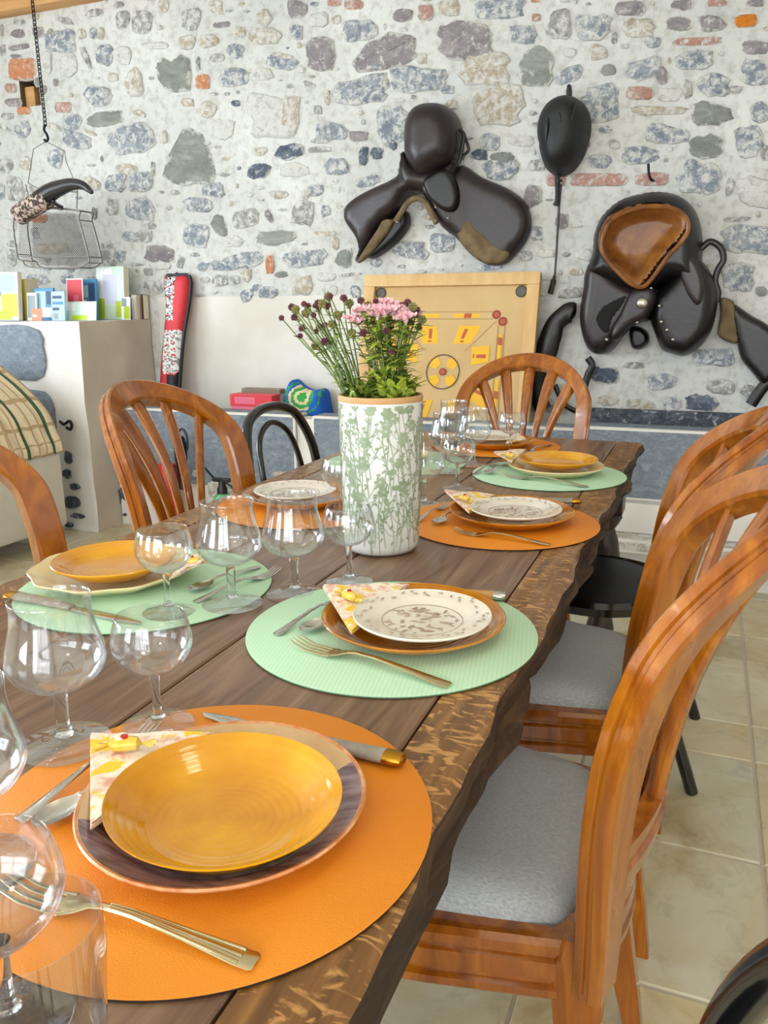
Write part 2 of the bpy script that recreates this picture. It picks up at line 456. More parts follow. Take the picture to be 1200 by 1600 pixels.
# floor: laid tiles of several sizes, grout between
bm = B(); quad(bm, (XL, YF, -.004), (XR, YF, -.004), (XR, WY+.1, -.004), (XL, WY+.1, -.004))
box(bm, XL, XR, YF, WY+.1, -.1, -.006)
rows = [3.0, 2.77, 2.31, 2.11, 1.68, 1.26, .83, .63, .2, -.22, -.42, -.85, -1.27, -1.47, -1.9, -2.33, -2.53, -2.6]
rows = [3.9, 3.66, 3.43] + rows
g = .004; rr = random.Random(4)
for a, b in zip(rows[:-1], rows[1:]):
    h = a-b
    x = XL + rr.uniform(0, .3); cuts = []
    big = h > .3
    edge = .2 if h < .46 else .2
    # keep the joint that shows at x = 0.2, then step away to both sides
    cuts = [edge]; x = edge
    while x < XR: x += rr.choice([.42, .63] if big else [.2, .42]); cuts.append(min(x, XR))
    x = edge
    while x > XL: x -= rr.choice([.42, .63, .63] if big else [.2, .42]); cuts.insert(0, max(x, XL))
    for p, q in zip(cuts[:-1], cuts[1:]):
        if q-p < .03: continue
        bx = [(p+g, b+g), (q-g, b+g), (q-g, a-g), (p+g, a-g)]
        lo = [bm.verts.new((u, w, -.004)) for u, w in bx]
        hi = [bm.verts.new((u+(.003 if i in (0, 3) else -.003), w+(.003 if i < 2 else -.003), 0)) for i, (u, w) in enumerate(bx)]
        for i in range(4):
            f = bm.faces.new((lo[i], lo[(i+1) % 4], hi[(i+1) % 4], hi[i])); f.material_index = 1
        f = bm.faces.new(hi); f.material_index = 1
struct('floor', bm, ['tile_grout', 'floor_tile'], smooth=False)
bm = B(); box(bm, XL-.1, XR+.1, YF-.1, WY+.1, ZC, ZC+.1); struct('ceiling', bm, 'ceiling_paint', smooth=False)

def wall_with_holes(name, axis, pos, thick, a0, a1, holes, m):
    """upright wall across 'axis' at pos, with rectangular openings (a, b, z0, z1)"""
    bm = B(); xs = sorted({a0, a1, *[h[0] for h in holes], *[h[1] for h in holes]})
    for p, q in zip(xs[:-1], xs[1:]):
        hs = [h for h in holes if h[0] <= p+1e-6 and h[1] >= q-1e-6]
        spans = [(0, ZC)]
        for h in hs:
            spans = [s for sp in spans for s in ((sp[0], min(sp[1], h[2])), (max(sp[0], h[3]), sp[1])) if s[1]-s[0] > 1e-4]
        for s in spans:
            if axis == 'x': box(bm, min(pos, pos+thick), max(pos, pos+thick), p, q, s[0], s[1])
            else: box(bm, p, q, min(pos, pos+thick), max(pos, pos+thick), s[0], s[1])
    return struct(name, bm, m, smooth=False)
LW = [(-1.5, .3, .85, 2.35), (.9, 2.5, .85, 2.35)]
FW_ = [(-3.6, -1.9, .75, 2.4), (-1.0, 1.6, .06, 2.45)]
wall_with_holes('wall_left', 'x', XL, -.3, YF, WY, LW, 'white_wall')
wall_with_holes('wall_front', 'y', YF, -.3, XL, XR, FW_, 'white_wall')
wall_with_holes('wall_right', 'x', XR, .2, YF, WY, [], 'white_wall')
def window(n, axis, pos, h, name='window'):
    a, b, z0, z1 = h; bm = B(); w = .06
    def bx(p, q, r, s, d0=-.05, d1=.0):
        if axis == 'x': box(bm, pos+d0, pos+d1, p, q, r, s)
        else: box(bm, p, q, pos+d0, pos+d1, r, s)
    bx(a, a+w, z0, z1); bx(b-w, b, z0, z1); bx(a, b, z0, z0+w); bx(a, b, z1-w, z1); mid = (a+b)/2
    bx(mid-.03, mid+.03, z0, z1); bx(a, b, (z0+z1)/2-.02, (z0+z1)/2+.02)
    o = struct('%s_%d' % (name, n), bm, 'white_wall', smooth=False)
    bm = B()
    if axis == 'x': quad(bm, (pos-.025, a, z0), (pos-.025, b, z0), (pos-.025, b, z1), (pos-.025, a, z1))
    else: quad(bm, (a, pos-.025, z0), (b, pos-.025, z0), (b, pos-.025, z1), (a, pos-.025, z1))
    obj('window_pane', bm, 'window_glass', o, smooth=False)
for i, h in enumerate(LW): window(i+1, 'x', XL-.18, h)
window(3, 'y', YF-.18, FW_[0]); window(1, 'y', YF-.18, FW_[1], 'unseen_door')  # the glazed door is unseen, put in for light on the right-hand chairs

# daylight: overcast sky and the bright sky just outside every window
def area(name, loc, rot, sx, sy, power, col):
    l = bpy.data.lights.new(name, 'AREA'); l.shape = 'RECTANGLE'; l.size = sx; l.size_y = sy; l.energy = power; l.color = col
    o = bpy.data.objects.new(name, l); C.objects.link(o); o.location = loc; o.rotation_euler = rot
K = 1.0
for i, h in enumerate(LW):
    area('daylight_left', (XL-.30, (h[0]+h[1])/2, (h[2]+h[3])/2), (0, -PI/2, 0), h[3]-h[2], h[1]-h[0], 114*K, (.80, .90, 1))
h = FW_[0]; area('daylight_front', ((h[0]+h[1])/2, YF-.30, (h[2]+h[3])/2), (PI/2, 0, 0), h[1]-h[0], h[3]-h[2], 105*K, (.85, .93, 1))
h = FW_[1]; area('door_fill', ((h[0]+h[1])/2, YF-.30, (h[2]+h[3])/2), (PI/2, 0, 0), h[1]-h[0], h[3]-h[2], 130*K, (.95, .97, 1))  # fill through the unseen door, for the chair fronts on the right
# two unseen ceiling lamps, over the table and beside it
def lamp(x, y, power):
    t = thing('ceiling_lamp', 'round white glass lamp on the ceiling over the table' if y > 0 else 'round white glass lamp on the ceiling behind the table', 'lamp', (x, y, ZC))
    bm = B(); lathe(bm, [(0, -.09), (.08, -.085), (.15, -.05), (.17, 0), (0, 0)], 24); obj('shade', bm, 'foil_white', t)
    bm = B(); lathe(bm, [(.172, -.012), (.185, -.012), (.185, 0), (.172, 0)], 24, closed=True); obj('ring', bm, 'brass', t)
    l = bpy.data.lights.new('lamp_light', 'POINT'); l.energy = power; l.color = (1, .86, .66); l.shadow_soft_size = .16
    o = bpy.data.objects.new('lamp_light', l); C.objects.link(o); o.location = (x, y, ZC-.28)
lamp(.35, .75, 9); lamp(-.3, -1.2, 9)
w = bpy.data.worlds.new('world'); bpy.context.scene.world = w; w.use_nodes = True
bg = w.node_tree.nodes['Background']; bg.inputs[0].default_value = (.82, .9, 1, 1); bg.inputs[1].default_value = 1.0
vs = bpy.context.scene.view_settings
vs.view_transform = 'Standard'; vs.look = 'None'; vs.gamma = 1; vs.use_curve_mapping = False; vs.exposure = -0.06

# ------------------------------------------------------------------ stone wall
SM = ['lime_mortar', 'stone_blue', 'stone_grey', 'stone_dark', 'stone_tan', 'stone_white', 'stone_mauve', 'stone_slate', 'brick_orange', 'brick_pink', 'brick_bright', 'hole_dark', 'smooth_plaster']
SI = dict(b=1, g=2, k=3, t=4, w=5, p=6, G=7, o=8, r=9, O=10)
STONES = '''28 53 22 14 0 p;55 27 14 10 0 t;30 35 20 8 0 g;3 48 8 20 0 g;5 78 10 18 0 g;30 74 36 8 -10 p;36 108 44 34 0 o;17 138 18 14 0 r;20 160 24 14 0 p;38 173 22 12 0 o;60 50 16 18 0 p;
96 66 46 38 -5 b;80 62 12 36 0 g;128 54 14 18 0 t;146 53 12 18 0 b;158 52 10 18 0 t;102 33 28 10 8 g;148 20 30 12 -5 g;75 97 14 34 0 w;108 102 26 36 0 w;135 90 10 34 -25 g;163 85 26 32 10 b;192 85 28 26 20 w;
177 121 18 14 0 t;155 150 46 32 0 b;210 130 32 40 -20 t;98 168 26 16 0 r;88 129 9 12 0 p;36 202 28 24 -30 b;112 192 34 24 -8 b;120 219 48 24 10 b;84 198 24 10 20 t;141 207 22 6 30 t;163 186 62 22 -12 G;217 177 22 9 20 t;
208 217 76 42 -8 b;256 10 16 22 0 t;223 34 34 36 0 g;192 31 22 30 0 g;298 30 30 32 0 g;338 11 22 22 0 t;346 39 28 10 -8 p;250 43 10 8 0 t;244 71 40 12 0 w;292 66 28 24 0 t;326 64 34 22 -10 t;
412 57 50 30 0 t;413 28 24 26 -30 t;375 50 18 18 0 t;368 80 30 20 15 b;340 91 24 14 0 g;310 100 7 22 0 g;317 128 22 22 0 o;366 121 48 28 -5 b;408 117 34 20 -8 w;440 98 50 22 15 b;440 88 40 10 10 t;369 162 16 10 0 k;335 147 12 5 0 g;355 147 10 5 0 g;
325 171 28 26 0 t;292 160 22 12 0 t;350 202 32 30 0 w;424 182 82 62 0 w;258 214 7 20 0 t;405 237 22 14 0 t;452 237 42 26 0 k;464 14 30 28 0 p;522 5 22 10 0 r;553 7 30 16 0 r;630 25 34 20 0 p;665 20 24 24 0 r;463 50 22 24 0 b;498 31 32 22 0 w;526 31 14 14 0 t;
562 47 50 36 -8 b;605 82 100 48 -12 p;580 96 50 26 -5 b;660 92 16 20 0 t;566 142 82 44 -10 b;650 124 92 38 0 b;484 132 22 8 15 g;512 152 10 24 0 t;497 172 14 14 0 g;455 178 26 60 0 t;518 205 54 28 0 b;560 213 30 18 0 p;612 196 54 58 0 b;615 226 14 18 0 k;590 236 20 12 0 k;500 234 40 10 0 g;
782 12 84 32 0 b;728 64 94 60 5 p;702 10 34 28 0 t;817 54 40 30 0 b;760 108 88 46 0 t;839 105 56 62 10 G;838 28 14 12 0 r;836 2 14 6 0 o;874 40 36 46 0 g;926 42 56 38 0 b;890 82 22 14 0 w;888 117 46 24 -15 b;935 82 28 24 0 t;780 166 80 60 0 t;765 222 30 26 0 b;750 242 26 18 0 k;786 250 38 24 0 G;
815 221 44 16 0 w;938 162 66 56 0 b;951 110 24 18 0 G;998 44 54 28 0 t;1060 38 42 20 0 p;1112 37 38 26 0 p;1166 33 36 20 -5 O;1090 65 78 12 -2 r;1019 66 26 20 0 b;1086 94 58 32 -5 b;1006 108 56 34 -10 b;1034 118 20 26 10 p;1114 132 52 36 0 b;1180 75 44 22 0 p;1180 115 42 38 0 b;1000 146 44 20 0 r;1046 148 42 20 0 w;1030 173 84 14 0 t;
1112 178 64 36 5 G;1186 175 30 34 0 b;1040 210 66 28 8 b;1000 243 54 28 -5 b;1103 229 50 36 0 G;1170 222 46 46 -10 b;1065 8 30 18 0 p;1120 5 30 10 0 r;985 14 46 24 0 p;1180 5 30 12 0 p;
180 286 34 26 0 b;219 284 38 32 -10 b;196 264 40 16 0 t;219 327 42 36 0 b;176 323 18 28 0 g;239 264 5 26 0 g;334 297 34 22 0 b;310 320 44 24 0 b;308 368 40 36 10 b;343 353 22 36 -25 G;362 377 38 18 0 w;235 353 20 12 0 g;204 370 28 16 5 b;226 368 24 22 0 g;170 398 26 38 0 g;188 400 20 18 0 b;250 397 46 30 0 p;250 415 34 14 0 w;
370 409 60 22 -8 b;345 415 40 16 0 b;283 411 12 18 20 g;316 417 18 14 0 b;305 398 18 6 0 g;232 425 14 12 0 g;240 450 34 22 0 g;343 438 26 18 0 g;366 437 16 16 0 g;320 437 13 10 0 g;213 413 22 5 0 g;405 268 36 22 0 k;459 266 50 22 0 w;526 261 36 28 0 b;493 297 26 20 0 b;478 304 14 14 0 t;436 304 30 12 0 t;474 332 34 40 12 g;384 341 44 28 -8 g;421 338 10 24 -30 p;
510 330 16 18 0 b;532 333 18 20 0 w;430 372 58 24 0 G;508 365 36 9 0 t;524 380 12 20 0 t;477 404 74 24 -5 b;390 405 42 24 0 b;422 413 13 28 0 o;538 403 26 30 10 G;548 429 34 6 -5 g;386 430 16 22 0 t;440 429 22 10 -10 G;366 437 16 16 0 b;418 456 34 18 0 b;472 446 34 30 0 t;386 462 22 20 0 b;510 433 30 14 0 w;516 454 24 18 0 w;556 456 16 18 0 b;402 450 16 12 0 b;
568 243 16 30 0 k;588 240 20 20 0 k;575 284 36 18 -15 b;588 410 20 16 0 b;500 220 30 8 0 g;600 350 40 30 0 b;640 390 60 26 0 b;690 380 40 30 0 b;720 350 40 40 0 g;600 300 40 30 0 w;1095 280 66 48 0 b;1080 260 24 22 0 b;960 281 40 20 0 r;1018 280 52 20 -2 r;868 282 32 18 0 r;924 281 66 20 0 r;1178 300 56 46 0 w;1140 292 14 28 10 g;1150 343 46 8 -5 g;
1172 374 88 44 0 b;1153 432 52 42 0 b;1190 456 22 16 0 G;782 264 54 34 0 b;838 258 28 18 0 g;832 308 30 34 0 p;878 345 22 24 0 p;838 365 20 22 0 b;821 400 20 16 0 b;855 396 30 14 0 w;912 398 30 18 0 w;900 425 20 12 0 t;893 458 38 18 -8 g;765 417 44 10 -8 b;938 252 38 20 0 b;946 203 20 12 0 b;945 586 44 26 5 k;990 571 36 10 0 g;1034 597 50 24 0 b;
1095 629 50 26 5 k;1050 630 32 20 0 b;1125 604 46 24 0 g;1115 558 66 28 0 b;1166 610 24 18 0 g;1000 632 44 18 0 t;950 625 34 16 0 t;900 600 30 20 0 b;870 640 30 16 0 g;8 258 28 22 0 g;40 256 20 22 0 t;88 247 26 28 0 b;84 287 22 10 -15 g;24 295 28 36 -15 g;46 298 16 16 0 g;3 300 10 24 0 b;143 287 30 18 15 t;148 333 9 20 0 G;62 342 26 12 0 o;82 388 62 16 -3 t;55 364 12 18 -20 b;
22 381 22 10 0 g;20 402 14 26 0 g;12 350 28 18 20 w;60 437 36 16 0 b;105 436 22 18 0 b;110 420 12 12 0 g;12 182 22 10 0 g;8 200 20 8 25 g;60 128 14 14 0 p;68 140 12 16 0 p;25 88 20 6 0 p;186 8 16 10 0 g;470 110 14 10 0 w;1195 240 14 24 0 g;700 140 22 14 0 b;705 165 24 16 0 t;1075 140 14 30 0 g;960 60 10 22 0 g;1150 140 20 12 0 g;960 225 20 16 0 g;1010 320 30 14 0 b;
-40 60 40 26 0 b;-45 110 50 30 0 g;-40 170 44 28 0 t;-50 230 46 30 0 b;-40 300 40 34 0 w;-50 370 46 24 0 b;1240 60 46 30 0 b;1250 130 50 34 0 g;1240 210 44 36 0 w;1250 300 60 40 0 b;1245 380 50 34 0 g;1240 460 50 36 0 b;1250 560 54 36 0 t;640 -30 60 30 0 b;300 -30 60 34 0 g;900 -30 70 34 0 b;1080 -30 60 30 0 p;480 -30 50 30 0 w;760 -40 60 30 0 g'''
POLY = [([(252, 275), (262, 243), (283, 202), (297, 196), (318, 208), (333, 245), (339, 272), (333, 290), (305, 289), (288, 293), (270, 289)], 'G'),
        ([(245, 98), (256, 90), (268, 96), (282, 84), (297, 92), (301, 120), (298, 143), (272, 146), (258, 140), (247, 126)], 'G'),
        ([(477, 70), (486, 58), (506, 56), (522, 62), (526, 90), (522, 112), (500, 114), (481, 106)], 'p')]
bm = B(); BED = bm.verts.layers.float.new('bed')
rs = random.Random(21)
def stone(bm, outline, mi, h):
    """a rough stone bedded in the mortar: outline (x, z) on the wall"""
    n = len(outline); cx = sum(p[0] for p in outline)/n; cz = sum(p[1] for p in outline)/n
    prev = [bm.verts.new((x, WY+.006, z)) for x, z in outline]
    for v_ in prev: v_[BED] = 0.0
    for k, hh in ((.93, .62), (.74, .95), (.42, 1.05)):
        cur = []
        for x, z in outline:
            j = rs.uniform(-.06, .06) if k < .9 else rs.uniform(-.02, .02)
            cur.append(bm.verts.new((cx+(x-cx)*(k+j), WY-h*hh*(1+rs.uniform(-.4, .4)), cz+(z-cz)*(k+j)))); cur[-1][BED] = {.93: .16, .74: .42, .42: .8}[k]
        for i in range(n):
            f = bm.faces.new((prev[i], prev[(i+1) % n], cur[(i+1) % n], cur[i])); f.material_index = mi
        prev = cur
    c = bm.verts.new((cx, WY-h*rs.uniform(.8, 1.2), cz)); c[BED] = .9
    for i in range(n):
        f = bm.faces.new((prev[i], prev[(i+1) % n], c)); f.material_index = mi
def px_outline(pts): return [(at_y(u, v, WY).x, at_y(u, v, WY).z) for u, v in pts]
taken = []; beyond = []
for line in STONES.replace('\n', '').split(';'):
    a = line.split()
    if len(a) < 6: continue
    cx, cy, w, h, rot = map(float, a[:5]); mi = SI[a[5]]; w *= 1.06; h *= 1.1
    n = max(9, min(22, int((w+h)/5))); ph = rs.uniform(0, 6.28); pts = []
    brick = a[5] in 'orO'
    e = 6 if brick else rs.uniform(2.3, 5.0); k1, k2 = rs.uniform(0, .12), rs.uniform(0, .1)
    p1, p2 = rs.uniform(0, 6.28), rs.uniform(0, 6.28)
    n = max(n, 14) if brick else n
    for i in range(n):
        t = 2*PI*i/n+rs.uniform(-.12, .12)
        c, s = math.cos(t), math.sin(t)
        r = (abs(c)**e+abs(s)**e)**(-1/e)
        if not brick: r *= 1+k1*math.sin(2*t+p1)+k2*math.sin(3*t+p2)+rs.uniform(-.15, .09)
        else: r *= 1+rs.uniform(-.05, .03)
        u, v = r*c*w/2, r*s*h/2; q = math.radians(rot)
        pts.append((cx+u*math.cos(q)-v*math.sin(q), cy+u*math.sin(q)+v*math.cos(q)))
    stone(bm, px_outline(pts), mi, .005+.007*min(1, h/36)); taken.append((cx, cy, w, h))
for pts, k in POLY: stone(bm, px_outline(pts), SI[k], .014)
# small chips between the big stones
for q in range(1500):
    u, v = rs.uniform(-60, 1260), rs.uniform(-40, 470)
    if 250 < u < 560 and v > 462: continue
    if any(abs(u-c[0]) < c[2]/2+9 and abs(v-c[1]) < c[3]/2+7 for c in taken): continue
    if 255 < u < 310 and 80 < v < 300: continue
    if 230 < u < 290 and 335 < v < 390: continue
    w, h = rs.uniform(6, 20), rs.uniform(4, 12); taken.append((u, v, w, h))
    n = 8; pts = [(u+w/2*math.cos(2*PI*i/n)*rs.uniform(.7, 1.1), v+h/2*math.sin(2*PI*i/n)*rs.uniform(.7, 1.1)) for i in range(n)]
    stone(bm, px_outline(pts), rs.choice([1, 2, 2, 4, 5, 5, 4]), .006)
for q in range(420):                                          # the wall goes on beyond the photographed part
    x, z = rs.uniform(.32, XR), rs.uniform(.72, ZC-.03)
    w, h = rs.uniform(.05, .19), rs.uniform(.035, .10)
    if any(abs(x-c[0]) < (w+c[2])/2+.012 and abs(z-c[1]) < (h+c[3])/2+.012 for c in beyond): continue
    if x-w/2 < .31: continue
    beyond.append((x, z, w, h)); n = 12; e = rs.uniform(2.3, 4.5)
    stone(bm, [(x+w/2*math.cos(2*PI*i/n)*rs.uniform(.85, 1.1), z+h/2*math.sin(2*PI*i/n)*rs.uniform(.85, 1.1)) for i in range(n)], rs.choice([1, 1, 1, 2, 2, 3, 4, 5, 6, 7]), .010)
# mortar face, with the square putlog hole left open
hx = [at_y(29, 125, WY).x, at_y(61, 125, WY).x]; hz = [at_y(45, 167, WY).z, at_y(45, 124, WY).z]
xs = [XL] + [XL+.0+i*(hx[0]-XL)/6 for i in range(1, 6)] + [hx[0], hx[1]] + [hx[1]+i*(XR-hx[1])/60 for i in range(1, 61)]
zs = [0]+[i*hz[0]/26 for i in range(1, 26)] + [hz[0], hz[1], (hz[1]+ZC)/2, ZC]
gv = [[bm.verts.new((x, WY+rs.uniform(-.004, .004), z)) for z in zs] for x in xs]
ih, jh = xs.index(hx[0]), zs.index(hz[0])
for i in range(len(xs)-1):
    for j in range(len(zs)-1):
        if i == ih and j == jh: continue
        f = bm.faces.new((gv[i][j], gv[i+1][j], gv[i+1][j+1], gv[i][j+1]))
        m = at = (xs[i]+xs[i+1])/2; z = (zs[j]+zs[j+1])/2
        f.material_index = 12 if (-2.95 < at < -1.55 and .5 < z < 1.18) else 0
d = .16; fr = [gv[ih][jh], gv[ih+1][jh], gv[ih+1][jh+1], gv[ih][jh+1]]
bk = [bm.verts.new((q.co.x, WY+d, q.co.z)) for q in fr]
for i in range(4):
    f = bm.faces.new((fr[i], fr[(i+1) % 4], bk[(i+1) % 4], bk[i])); f.material_index = 11
f = bm.faces.new(bk); f.material_index = 11
bmesh.ops.recalc_face_normals(bm, faces=bm.faces[:])
ob = struct('wall_back', bm, SM, sharp=50)
# block of wood in the hole
bm = B(); p = at_y(42, 146, WY+.06)
box(bm, hx[0]+.004, hx[0]+.075, WY+.03, WY+.12, hz[0]+.003, hz[1]-.025, bev=.01); tag(obj('wood_block', bm, 'beam_wood'), 'rough brown wood block lodged in the square hole of the stone wall', 'wood')
bm = B(); box(bm, hx[0]+.080, hx[1]-.004, WY+.05, WY+.12, hz[0]+.003, hz[1]-.06, bev=.008)
# beam along the top of the wall
bm = B(); zb = at_y(0, 25, WY-.04).z
box(bm, XL, at_y(150, 6, WY).x+.9, WY-.09, WY+.02, zb, ZC, bev=.012); struct('trim_1', bm, 'beam_wood')

# ------------------------------------------------------------------ masonry pier and stone trough
PX, PY, PZ = -2.96, 3.31, 1.10
bm = B(); nx, ny, nz = 10, 5, 14
fs = box(bm, XL, PX, PY, WY-.006, 0, PZ)
bmesh.ops.subdivide_edges(bm, edges=bm.edges[:], cuts=7, use_grid_fill=True)
for q in bm.verts:
    if abs(q.co.x-PX) < 1e-4 or abs(q.co.y-PY) < 1e-4:
        q.co += Vector((rs.uniform(-.008, .006), rs.uniform(-.008, .006), rs.uniform(-.004, .004) if q.co.z > 1 else 0))
for f in bm.faces: f.material_index = 1 if f.normal.x > .7 else 0  # right face gets the plaster with painted shade
def block(bm, x0, x1, z0, z1, y, mi, h=.02, n=26, e=5):
    cx, cz, w, hh = (x0+x1)/2, (z0+z1)/2, (x1-x0)/2, (z1-z0)/2
    pts = []
    for i in range(n):
        t = 2*PI*i/n; c, s = math.cos(t), math.sin(t); r = (abs(c)**e+abs(s)**e)**(-1/e)*(1+rs.uniform(-.03, .02)*(1 if n > 16 else 5))
        pts.append((cx+w*r*c, cz+hh*r*s))
    prev = [bm.verts.new((a, y+.02, b)) for a, b in pts]
    for k, d in ((.97, .6), (.9, 1), (.5, 1.05)):
        cur = [bm.verts.new((cx+(a-cx)*k, y-h*d+rs.uniform(-.003, .003), cz+(b-cz)*k)) for a, b in pts]
        for i in range(n):
            f = bm.faces.new((prev[i], cur[i], cur[(i+1) % n], prev[(i+1) % n])); f.material_index = mi
        prev = cur
    f = bm.faces.new(prev[::-1]); f.material_index = mi
a, b = at_y(-60, 505, PY), at_y(78, 597, PY); block(bm, a.x, b.x, b.z, a.z-.005, PY, 2, .022)
a, b = at_y(12, 606, PY), at_y(94, 690, PY); block(bm, a.x, b.x, b.z, a.z, PY, 2, .018, e=3.2)
a, b = at_y(-120, 606, PY), at_y(2, 690, PY); block(bm, a.x, b.x, b.z, a.z, PY, 2, .018, e=4)
for u, v, w, h in ((108, 715, 14, 22), (106, 740, 14, 16), (118, 760, 18, 12), (113, 785, 26, 22), (122, 806, 24, 10), (108, 820, 14, 10)):
    a, b = at_y(u-w/2, v-h/2, PY), at_y(u+w/2, v+h/2, PY); block(bm, a.x, min(b.x, PX-.01), max(b.z, .01), max(a.z, .03), PY, 3, .012, 12, 3)
bmesh.ops.recalc_face_normals(bm, faces=bm.faces[:])
struct('pier', bm, ['smooth_plaster', 'shaded_plaster', 'granite_block', 'stone_black'], sharp=35)

BY, BT = 3.5, .652      # front of the trough, height of its rim
bm = B()
def slab(x0, x1, z0, z1, y0, y1, mi):
    fs = box(bm, x0, x1, y0, y1, z0, z1, mi, .012)
x1 = at_y(462, 690, BY).x; x2 = at_y(487, 690, BY).x; x3 = at_y(906, 700, BY).x
slab(PX+.005, x1, .25, BT, BY, BY+.14, 1)
slab(x2, at_y(720, 690, BY).x, .30, BT, BY+.005, BY+.14, 1)
slab(at_y(726, 690, BY).x, x3-.02, .30, BT, BY+.005, BY+.14, 1)
slab(x3, 1.0, .355, BT+.012, BY, BY+.14, 1)
slab(1.01, 2.2, .33, BT, BY, BY+.14, 1)
box(bm, PX+.002, XR, BY+.02, BY+.13, 0, BT-.02, 0)            # lime filling behind the slabs and below them
box(bm, PX+.002, XR, BY+.13, WY-.012, 0, .40, 0)              # bed of the trough
fs = box(bm, PX+.002, x3, BY+.004, BY+.03, 0, .30, 0)
box(bm, x3, XR, BY-.015, BY+.03, .215, .345, 0, .01)
box(bm, x3-.02, XR, BY-.12, BY+.03, .155, .215, 2, .012)       # projecting ledge stone
box(bm, x3-.02, XR, WY-.05, WY-.008, .40, BT+.045, 3)          # dark stone at the back of the trough
for u, v, w, h, m in ((158, 775, 30, 32, 4), (196, 770, 30, 30, 4), (165, 801, 66, 11, 4), (222, 803, 20, 12, 4), (180, 737, 34, 11, 2), (345, 765, 42, 40, 2), (310, 740, 20, 12, 2), (440, 742, 30, 14, 2), (560, 760, 50, 30, 4)):
    a, b = at_y(u-w/2, v-h/2, BY), at_y(u+w/2, v+h/2, BY); block(bm, max(a.x, PX+.01), b.x, max(b.z, .005), max(a.z, .02), BY+.004, m, .012, 14, 3)
bmesh.ops.recalc_face_normals(bm, faces=bm.faces[:])
struct('stone_trough', bm, ['smooth_plaster', 'granite_block', 'stone_bench', 'stone_black', 'stone_black'], sharp=35)
# ------------------------------------------------------------------ the long oak table
TZ = .75
TX0, TX1, TY0, TY1 = -.996, -.170, -.42, 2.6
tb = thing('dining_table', 'long dark oak farmhouse table of thick planks with rough wavy edges', 'table', (0, 0, 0))
def plank(x0, x1, m, z0=TZ-.045, rough=None, mats=None):
    bm = B(); ny = 90; nx = 3
    prof = [(x0, z0), (x0, TZ-.002), (x0+.002, TZ), (x1-.002, TZ), (x1, TZ-.002), (x1, z0)]
    r2 = random.Random(int(x0*1000)); rings = []
    ph = [r2.uniform(0, 6) for _ in range(6)]
    for k in range(ny+1):
        y = TY0+(TY1-TY0)*k/ny; ring = []
        if rough == 'out':
            w = .004*math.sin(y*9+ph[0])+.003*math.sin(y*23+ph[1])+.002*math.sin(y*51+ph[2])
            lo = z0+.007*math.sin(y*6.3+ph[3])+.006*math.sin(y*17+ph[4])+.005*math.sin(y*40+ph[5])
            lo -= .035/(1+math.exp((y-.535)*60))
            ins = .012+.008*math.sin(y*11+ph[4])
            pts = [(x0, z0), (x0, TZ-.001), (x0+.001, TZ), (x1-.012, TZ), (x1-.004+w, TZ-.004), (x1+w*1.6, TZ-.022), (x1-.006+w, (TZ+lo)/2-.004), (x1-.002-w*2, lo+.016), (x1-ins, lo)]
        else: pts = prof
        rings.append([bm.verts.new((a, y, b)) for a, b in pts])
    n = len(rings[0])
    for a, b in zip(rings[:-1], rings[1:]):
        for i in range(n):
            j = (i+1) % n; f = bm.faces.new((a[i], b[i], b[j], a[j]))
            if mats: f.material_index = 1 if i >= 4 else 0
    bm.faces.new(rings[0]); bm.faces.new(rings[-1][::-1])
    bmesh.ops.recalc_face_normals(bm, faces=bm.faces[:])
    obj('plank', bm, mats or m, tb, sharp=30)
g = .0016
plank(-.2435+g, TX1, None, TZ-.066, 'out', ['oak_fleck', 'oak_rough'])
plank(-.535+g, -.2435-g, 'oak_dark'); plank(-.603+g-.15, -.535-g, 'oak_dark_b'); plank(TX0+.075, -.753-g, 'oak_dark'); plank(TX0, TX0+.075-g*2, 'oak_fleck')
bm = B(); box(bm, TX1-.15, TX1-.115, TY0+.1, TY1-.1, TZ-.165, TZ-.046, bev=.004); obj('apron', bm, 'oak_rough', tb)
bm = B(); box(bm, TX0+.115, TX0+.15, TY0+.1, TY1-.1, TZ-.165, TZ-.046, bev=.004); obj('apron', bm, 'oak_rough', tb)
bm = B(); box(bm, TX0+.055, TX1-.055, TY1-.13, TY1-.1, TZ-.165, TZ-.046, bev=.004); obj('apron', bm, 'oak_rough', tb)
for x in (TX1-.075, TX0+.075):
    for y in (TY0+.16, TY1-.16):
        bm = B()
        box(bm, x-.048, x+.048, y-.048, y+.048, TZ-.19, TZ-.046, bev=.004)
        lathe(bm, [(0, TZ-.19), (.040, TZ-.19), (.046, TZ-.205), (.036, TZ-.225), (.026, TZ-.24), (.038, TZ-.275), (.047, TZ-.33), (.044, TZ-.38), (.028, TZ-.44), (.024, TZ-.455), (.040, TZ-.47), (.040, TZ-.485), (.025, TZ-.50), (.036, TZ-.53), (.042, TZ-.56), (.042, TZ-.60), (0, TZ-.60)], 20, cx=x, cy=y)
        box(bm, x-.045, x+.045, y-.045, y+.045, .06, TZ-.59, bev=.006)
        lathe(bm, [(0, .06), (.034, .06), (.042, .03), (.036, 0), (0, 0)], 18, cx=x, cy=y)
        obj('leg', bm, 'oak_leg', tb)

